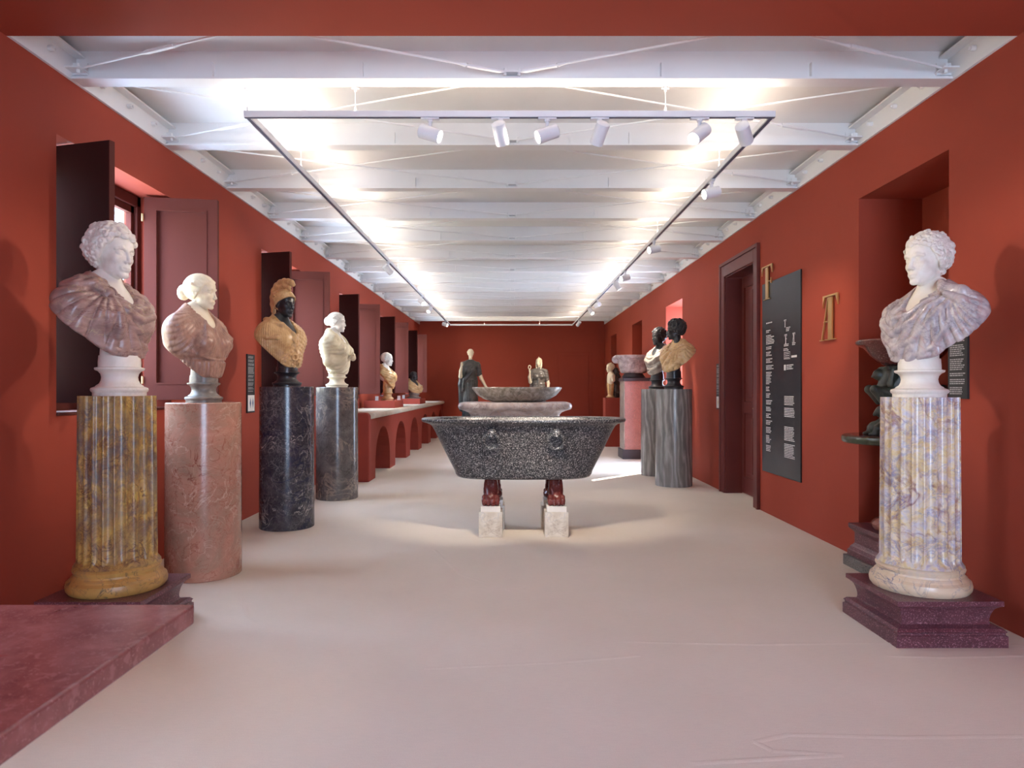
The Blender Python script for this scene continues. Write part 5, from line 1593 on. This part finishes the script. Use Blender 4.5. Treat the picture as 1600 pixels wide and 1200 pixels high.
# ---- carved basin on a pink granite pier
pr = empty('granite_pier', (2.26, 12.45, 0)); setprops(pr, 'square pier faced with pink granite carrying a carved basin at right', 'pedestal')
MB().box(-0.285, 0.275, -0.27, 0.27, 0, 0.165).build('pier_foot', MATS['dark_slab'], pr, bevel=0.006)
MB().box(-0.24, 0.25, -0.235, 0.245, 0.165, 1.395).build('pier_core', MATS['granite_pink'], pr, bevel=0.004)
MB().box(-0.255, -0.241, -0.225, 0.245, 0.165, 1.395).build('side_slab', MATS['drape_ash'], pr, bevel=0.003)
MB().box(-0.275, 0.275, -0.265, 0.265, 1.395, 1.452).build('pier_cap', MATS['dark_slab'], pr, bevel=0.006)
cb = empty('carved_basin', (2.215, 12.45, 1.452)); setprops(cb, 'carved lilac stone basin with scrolled ends on the pink granite pier', 'basin')
MB().lathe([(0.20, 0.0), (0.215, 0.015), (0.19, 0.05), (0.165, 0.075), (0.165, 0.085)], 48, sx=1.0, sy=0.85).build('basin_foot', MATS['dark_slab'], cb, smooth=35)
F = Field((-0.40, -0.30, 0.06), (0.40, 0.30, 0.46), 0.0085)
sl, (X, Y, Z) = F.win()
t = np.clip((Z - 0.085)/0.33, 0, 1)
wx = 0.225 + 0.09*t**0.8; wy = 0.155 + 0.06*t**0.8
d = (np.sqrt((X/wx)**2 + (Y/wy)**2) - 1)*0.16
F.phi = np.broadcast_to(smax(smax(d, Z - 0.405, 0.01), 0.085 - Z, 0.03), F.phi.shape).astype(np.float32).copy()
X3, Y3, Z3 = np.broadcast_arrays(X, Y, Z)
F.phi = F.phi - 0.008*(ridge(np.arctan2(Y3, X3)*7/math.pi + 1.5*Z3)*ridge(Z3*12 + 0.4*wv(X3, Y3, Z3)) - 0.3)
F.add(lambda X, Y, Z: smax(np.sqrt((X/0.335)**2 + (Y/0.235)**2)*0.28 - 0.28, np.abs(Z - 0.385) - 0.03, 0.012), k=0.012)
for q in (-1, 1):
    F.curl((q*0.325, 0, 0.335), (0, 1, 0), 0.040, 0.030, 0.015)
    F.ell((q*0.325, 0.0, 0.335), (0.035, 0.07, 0.035), 0.015)
F.sub(lambda X, Y, Z: sd_ell(X, Y, Z, (0, 0, 0.45), (0.27, 0.17, 0.25)), k=0.01)
put('basin_bowl', F.mesh('basin_bowl'), 'basin_pavonazzo', cb)

# ---- tazza on bronze figures in the right niche
TZX, TZY = 2.66, 4.60
tz = empty('tazza_stand', (TZX, TZY, 0)); setprops(tz, 'red marble stand with round green shelf in the right niche', 'stand')
MB().sqlathe([(0.29, 0.0), (0.29, 0.075)]).build('granite_foot', MATS['granite_grey'], tz, bevel=0.004)
p = [(0.27, 0.076), (0.27, 0.115), (0.262, 0.12), (0.255, 0.14), (0.245, 0.15), (0.235, 0.165), (0.235, 0.24), (0.25, 0.255), (0.265, 0.27), (0.265, 0.300)]
MB().sqlathe(p).build('square_base', MATS['porphyry'], tz, bevel=0.003)
p = [(0.205, 0.300), (0.215, 0.315), (0.215, 0.335), (0.20, 0.355), (0.16, 0.375), (0.128, 0.40), (0.115, 0.43), (0.105, 0.48), (0.085, 0.70), (0.078, 0.77), (0.085, 0.782), (0.092, 0.795), (0.085, 0.81), (0.078, 0.82), (0.090, 0.84), (0.125, 0.865), (0.14, 0.868), (0.14, 0.884)]
MB().lathe(p, 48).build('baluster', MATS['rosso_column'], tz, smooth=35)
p = [(0.385, 0.885), (0.396, 0.892), (0.400, 0.910), (0.396, 0.930), (0.385, 0.936), (0.01, 0.9365)]
MB().lathe(p, 72).build('round_shelf', MATS['verde'], tz, smooth=35)
MB().lathe([(0.35, 0.9366), (0.35, 0.938), (0.01, 0.938)], 64).build('shelf_inlay', MATS['porphyry_bowl'], tz)
bz = empty('bronze_group', (TZX, TZY, 0.938)); setprops(bz, 'dark bronze group of crouching figures on the green shelf in the niche', 'sculpture')
def crouch(ang, zoff, kind):
    F = Field((-0.16, -0.10, -0.02), (0.16, 0.30, 0.27), 0.006)
    if kind == 0:      # winged crouching creature
        F.ell((0, 0.15, 0.045), (0.07, 0.085, 0.05), 0); F.ell((0, 0.12, 0.10), (0.055, 0.05, 0.06), 0.03)
        F.ell((0, 0.20, 0.055), (0.04, 0.045, 0.04), 0.02); F.ell((0, 0.165, 0.16), (0.034, 0.036, 0.04), 0.015)
        F.cap((0, 0.195, 0.155), (0, 0.205, 0.14), 0.014, 0.012, 0.01)
        for q in (-1, 1):
            F.chain([(q*0.04, 0.15, 0.09), (q*0.055, 0.21, 0.05), (q*0.05, 0.225, 0.012), (q*0.05, 0.25, 0.008)], [0.024, 0.020, 0.016, 0.014], 0.012)
            F.ell((q*0.065, 0.12, 0.03), (0.03, 0.055, 0.04), 0.015)
            for k in range(4):
                F.chain([(q*0.04, 0.10, 0.11), (q*(0.06+0.01*k), 0.06+0.012*k, 0.18+0.012*k), (q*(0.055+0.012*k), 0.035+0.03*k, 0.235-0.012*k)], [0.018, 0.016, 0.008], 0.008)
        F.cap((0, 0.02, 0.0), (0, 0.06, 0.24), 0.05, 0.045, 0.03)
        F.clip(lambda X, Y, Z: -Z + 0.001 + 0*X, 0.002)
    else:              # kneeling carrier, back bent under the bowl
        F.cap((0, 0.04, 0.0), (0, 0.05, 0.22), 0.055, 0.07, 0)
        F.ell((0, 0.13, 0.07), (0.06, 0.06, 0.05), 0.03); F.cap((0, 0.13, 0.08), (0, 0.10, 0.19), 0.055, 0.062, 0.03)
        F.ell((0, 0.175, 0.185), (0.032, 0.036, 0.038), 0.008)
        F.cap((0, 0.205, 0.18), (0, 0.212, 0.172), 0.010, 0.009, 0.006)
        for q in (-1, 1):
            F.chain([(q*0.045, 0.12, 0.06), (q*0.065, 0.215, 0.085), (q*0.05, 0.16, 0.0)], [0.034, 0.028, 0.022], 0.012)
            F.chain([(q*0.06, 0.10, 0.18), (q*0.10, 0.13, 0.12), (q*0.095, 0.11, 0.215)], [0.026, 0.020, 0.017], 0.010)
            F.chain([(q*0.03, 0.06, 0.20), (q*0.075, 0.10, 0.235), (q*0.11, 0.14, 0.225)], [0.03, 0.025, 0.012], 0.012)
    F.clip(lambda X, Y, Z: Z - 0.2425 + 0*X, 0.002)
    return F.mesh('crouching')
c0, c1 = crouch(0, 0, 0), crouch(0, 0, 1)
for k in range(3):
    put('winged_creature', c0, 'bronze_patina', bz, (0, 0, 0.0), (0, 0, 1.45 + k*2*math.pi/3))
    put('kneeling_carrier', c1, 'bronze_patina', bz, (0, 0, 0.225), (0, 0, 1.35 + k*2*math.pi/3))
bw = MB().lathe([(0.11, 0.0), (0.13, 0.004), (0.18, 0.03), (0.22, 0.07), (0.245, 0.105), (0.262, 0.125), (0.29, 0.14), (0.308, 0.152), (0.312, 0.165), (0.305, 0.176), (0.27, 0.172), (0.24, 0.155), (0.18, 0.07), (0.10, 0.035)], 72).build('porphyry_bowl', MATS['porphyry_bowl'], None, (TZX, TZY, 0.938 + 0.468), smooth=40)
setprops(bw, 'wide dark red porphyry bowl carried by the bronze figures in the niche', 'bowl')

# ---- porphyry table in the near left corner
tb = empty('porphyry_table', (-1.55, 0.85, 0)); setprops(tb, 'thick red porphyry table top in the near left corner of the picture', 'table')
TZ = 0.752
MB().box(-0.80, 0.815, -0.70, 0.732, TZ - 0.046, TZ).build('table_top', MATS['porphyry_table'], tb, bevel=0.006, seg=3)
for y in (-0.42, 0.40):
    prof = [(-0.20, 0.0), (0.20, 0.0), (0.20, 0.06), (0.13, 0.10), (0.10, 0.20), (0.10, 0.50), (0.14, 0.62), (0.20, 0.66), (0.20, TZ - 0.046), (-0.20, TZ - 0.046), (-0.20, 0.66), (-0.14, 0.62), (-0.10, 0.50), (-0.10, 0.20), (-0.13, 0.10), (-0.20, 0.06)]
    MB().prism(prof, lambda a, b, d: (a - 0.30, d, b), y - 0.07, y + 0.07).build('trestle', MATS['porphyry_table'], tb, bevel=0.006)

# ================================================================== SIGNS AND LETTERS
def wallR(u, v, d):   # on the right wall: u runs toward the viewer's right (-Y)
    return (HW - d, -u, v)
def wallL(u, v, d):
    return (-HW + d, u, v)
def letter_T(cu, v0, v1, w, st):
    """serifed T as polygons"""
    H = v1 - v0; b = 0.055*H
    polys = [[(cu-st/2, v0+0.01*H), (cu+st/2, v0+0.01*H), (cu+st/2, v1-b), (cu-st/2, v1-b)],
             [(cu-w/2, v1-b*0.7), (cu+w/2, v1-b*0.7), (cu+w/2, v1), (cu-w/2, v1)],
             [(cu-w/2, v1-0.26*H), (cu-w/2+0.045*H, v1-b*0.7), (cu-w/2, v1-b*0.7)],
             [(cu+w/2, v1-0.26*H), (cu+w/2, v1-b*0.7), (cu+w/2-0.045*H, v1-b*0.7)],
             [(cu-w/2+0.035*H, v1-b*0.7), (cu-w/2+0.10*H, v1-b*0.7), (cu-w/2+0.01*H, v1-0.20*H)],
             [(cu+w/2-0.10*H, v1-b*0.7), (cu+w/2-0.035*H, v1-b*0.7), (cu+w/2-0.01*H, v1-0.20*H)],
             [(cu-st*1.35, v0), (cu+st*1.35, v0), (cu+st*1.35, v0+0.022*H), (cu-st*1.35, v0+0.022*H)]]
    return polys
def mono_TF(cu, v0, v1, w, st):
    H = v1-v0; m = v0+0.52*H
    return letter_T(cu, v0, v1, w, st) + [[(cu+st/2, m-0.010*H), (cu+w*0.40, m-0.010*H), (cu+w*0.40, m+0.014*H), (cu+st/2, m+0.014*H)],
            [(cu+w*0.36, m-0.075*H), (cu+w*0.42, m-0.075*H), (cu+w*0.42, m+0.085*H), (cu+w*0.36, m+0.085*H)]]
def mono_AT(cu, v0, v1, w, st):
    H = v1-v0; th = 0.032*H; c2 = cu+0.08*w
    p = letter_T(c2, v0, v1, w*0.84, st)
    bx_ = cu-0.44*w
    p += [[(bx_, v0), (bx_+th*1.2, v0), (c2-st/2+th*0.2, v1-0.06*H), (c2-st/2-th*0.8, v1-0.06*H)],
          [(bx_-0.10*w, v0), (bx_+0.16*w, v0), (bx_+0.16*w, v0+0.02*H), (bx_-0.10*w, v0+0.02*H)],
          [(cu-0.30*w, v0+0.40*H), (c2, v0+0.40*H), (c2, v0+0.425*H), (cu-0.30*w, v0+0.425*H)]]
    return p
def extrude(polys, fn, d0, d1):
    mb = MB()
    for q in polys: mb.prism(q, fn, d0, d1)
    return mb
o = extrude(mono_TF(-6.825, 2.145, 2.485, 0.27, 0.062), wallR, 0.014, 0.026).build('brass_monogram', MATS['brass'])
setprops(o, 'brass letter monogram T with F above the tall black wall panel', 'letters')
o = extrude(mono_AT(-5.49, 1.645, 2.008, 0.30, 0.070), wallR, 0.014, 0.026).build('brass_monogram', MATS['brass'])
setprops(o, 'brass letter monogram A with T on the right wall beside the niche', 'letters')

pan = MB().box(HW - 0.012, HW, 6.05, 6.98, 0.42, 2.315).build('wall_panel', MATS['black_panel'], bevel=0.002)
setprops(pan, 'tall black metal text panel on the right wall beside the door', 'sign')
rnd = random.Random(12)
def textlines(mb, fn, u0, u1, v, n, lh, d, ragged=0.6, wh=0.55):
    """rows of tiny word-shaped marks, too small to read"""
    for i in range(n):
        u = u0; end = u0 + (u1-u0)*rnd.uniform(ragged, 1.0); vv = v - i*lh
        while u < end:
            w = min(rnd.uniform(1.2, 4.2)*lh*0.55, end-u)
            if w > 0.002:
                q = [fn(u, vv-lh*wh, d), fn(u+w, vv-lh*wh, d), fn(u+w, vv, d), fn(u, vv, d)]
                mb.add(q, [(0, 1, 2, 3)])
            u += w + lh*0.30
    return v - n*lh
mb = MB(); D = 0.0127
U = lambda y: -y
textlines(mb, wallR, U(6.87), U(6.70), 1.915, 1, 0.020, D, 0.9)
v = 1.838
for n, wd in ((2, .12), (6, .22), (2, .16), (3, .16), (3, .16), (3, .24), (8, .15), (3, .12), (3, .13), (3, .19), (3, .15), (3, .13), (3, .17), (4, .14), (5, .13), (4, .12)):
    v = textlines(mb, wallR, U(6.87), U(6.87) + wd, v, n, 0.0160, D, 0.55, 0.5) - 0.019
for v0, n in ((1.185, 6), (1.075, 6), (0.90, 9), (0.74, 9)):
    textlines(mb, wallR, U(6.41), U(6.17), v0, n, 0.0150, D, 0.78, 0.5)
textlines(mb, wallR, U(6.37), U(6.27), 1.825, 3, 0.014, D, 0.6)
textlines(mb, wallR, U(6.42), U(6.31), 1.672, 2, 0.013, D, 0.7)
textlines(mb, wallR, U(6.23), U(6.15), 1.672, 2, 0.013, D, 0.7)
textlines(mb, wallR, U(6.43), U(6.30), 1.630, 2, 0.014, D, 0.7)
textlines(mb, wallR, U(6.36), U(6.20), 1.476, 3, 0.017, D, 0.7)
def quad(y0, y1, z0, z1):
    mb.add([wallR(U(y0), z0, D), wallR(U(y1), z0, D), wallR(U(y1), z1, D), wallR(U(y0), z1, D)], [(0, 1, 2, 3)])
quad(6.25, 6.13, 1.538, 1.557)
quad(6.42, 6.375, 1.426, 1.478)
for q_ in ((6.42, 6.28, 1.530, 1.534), (6.42, 6.28, 1.592, 1.596), (6.42, 6.416, 1.53, 1.596), (6.284, 6.28, 1.53, 1.596)):
    quad(*q_)
textlines(mb, wallR, U(6.41), U(6.29), 1.582, 3, 0.018, D, 0.9, 0.35)
mb.build('printed_text', MATS['print_white'], pan)
lg = extrude(letter_T(U(6.395), 1.830, 1.90, 0.05, 0.010) + mono_TF(U(6.38), 1.675, 1.762, 0.055, 0.012) + mono_AT(U(6.20), 1.675, 1.762, 0.065, 0.012), wallR, 0.0121, 0.0130)
lg.build('printed_logos', MATS['print_white'], pan)

def label_panel(name, fn, u0, u1, v0, v1, label, vis, text=True):
    q = lambda a, b, c_, e, d: [fn(a, c_, d), fn(b, c_, d), fn(b, e, d), fn(a, e, d)]
    mb = MB(); P = q(u0, u1, v0, v1, 0.0) + q(u0, u1, v0, v1, 0.012)
    mb.add(P, [(0,3,2,1), (4,5,6,7), (0,1,5,4), (1,2,6,5), (2,3,7,6), (3,0,4,7)])
    o = mb.build(name, MATS['label_black']); setprops(o, label, 'sign')
    mw = 0.1*(u1-u0)
    vt = v0 + (v1-v0)*vis
    mb = MB(); v = v1 - 0.02
    while v > vt + 0.03:
        n = rnd.choice((2, 3, 5, 6)); n = min(n, int((v - vt - 0.02)/0.0115))
        if n <= 0: break
        v = textlines(mb, fn, u0+mw, u1-mw, v, n, 0.0115, 0.0127, 0.75) - 0.012
    mb.build('printed_text', MATS['print_grey'], o)
    if vis > 0.05:
        mb = MB().add(q(u0+mw*0.6, u1-mw*0.6, v0+0.015, vt, 0.0127), [(0, 1, 2, 3)])
        mb.build('picture_strip', MATS['print_white'], o)
        mb = MB()
        hh = vt - v0 - 0.015; cu = (u0+u1)/2
        for k, s in ((0.28, 0.16), (0.62, 0.14)):
            cx = u0 + (u1-u0)*k + 0.02; cy = v0+0.015+hh*0.5
            mb.add([fn(cx, cy-hh*0.35, 0.0131), fn(cx+(u1-u0)*s*0.6, cy, 0.0131), fn(cx, cy+hh*0.35, 0.0131), fn(cx-(u1-u0)*s*0.6, cy, 0.0131)], [(0, 1, 2, 3)])
        mb.build('picture_mark', MATS['print_blue' if fn is wallL else 'print_yellow'], o)
    return o
label_panel('wall_label', wallL, 6.60, 6.79, 1.02, 1.59, 'narrow black text label on the left wall between the windows', 0.30)
label_panel('wall_label', wallR, -8.545, -8.40, 1.00, 1.565, 'narrow black text label on the right wall past the door', 0.28)
label_panel('wall_label', wallR, -4.005, -3.835, 1.195, 1.56, 'black text label behind the right front bust, at the niche edge', 0.0)

# clear label holders beside the counter busts
for i, (x, y, lb) in enumerate(((-2.30, 11.62, 'clear label holder left of the bald bust'), (-2.03, 12.25, 'clear label holder right of the bald bust'), (-2.34, 14.72, 'clear label holder left of the small dark-headed bust'))):
    z = ZC + (0.125 if i < 2 else 0.115)
    o = empty('label_holder', (x, y, z)); setprops(o, lb, 'label holder', 'label holders on the counter')
    MB().box(-0.03, 0.03, -0.02, 0.02, 0, 0.006).build('holder_foot', MATS['clear_plastic'], o)
    MB().box(-0.028, 0.028, -0.003, 0.003, 0.006, 0.075).build('label_card', MATS['print_white'], o)
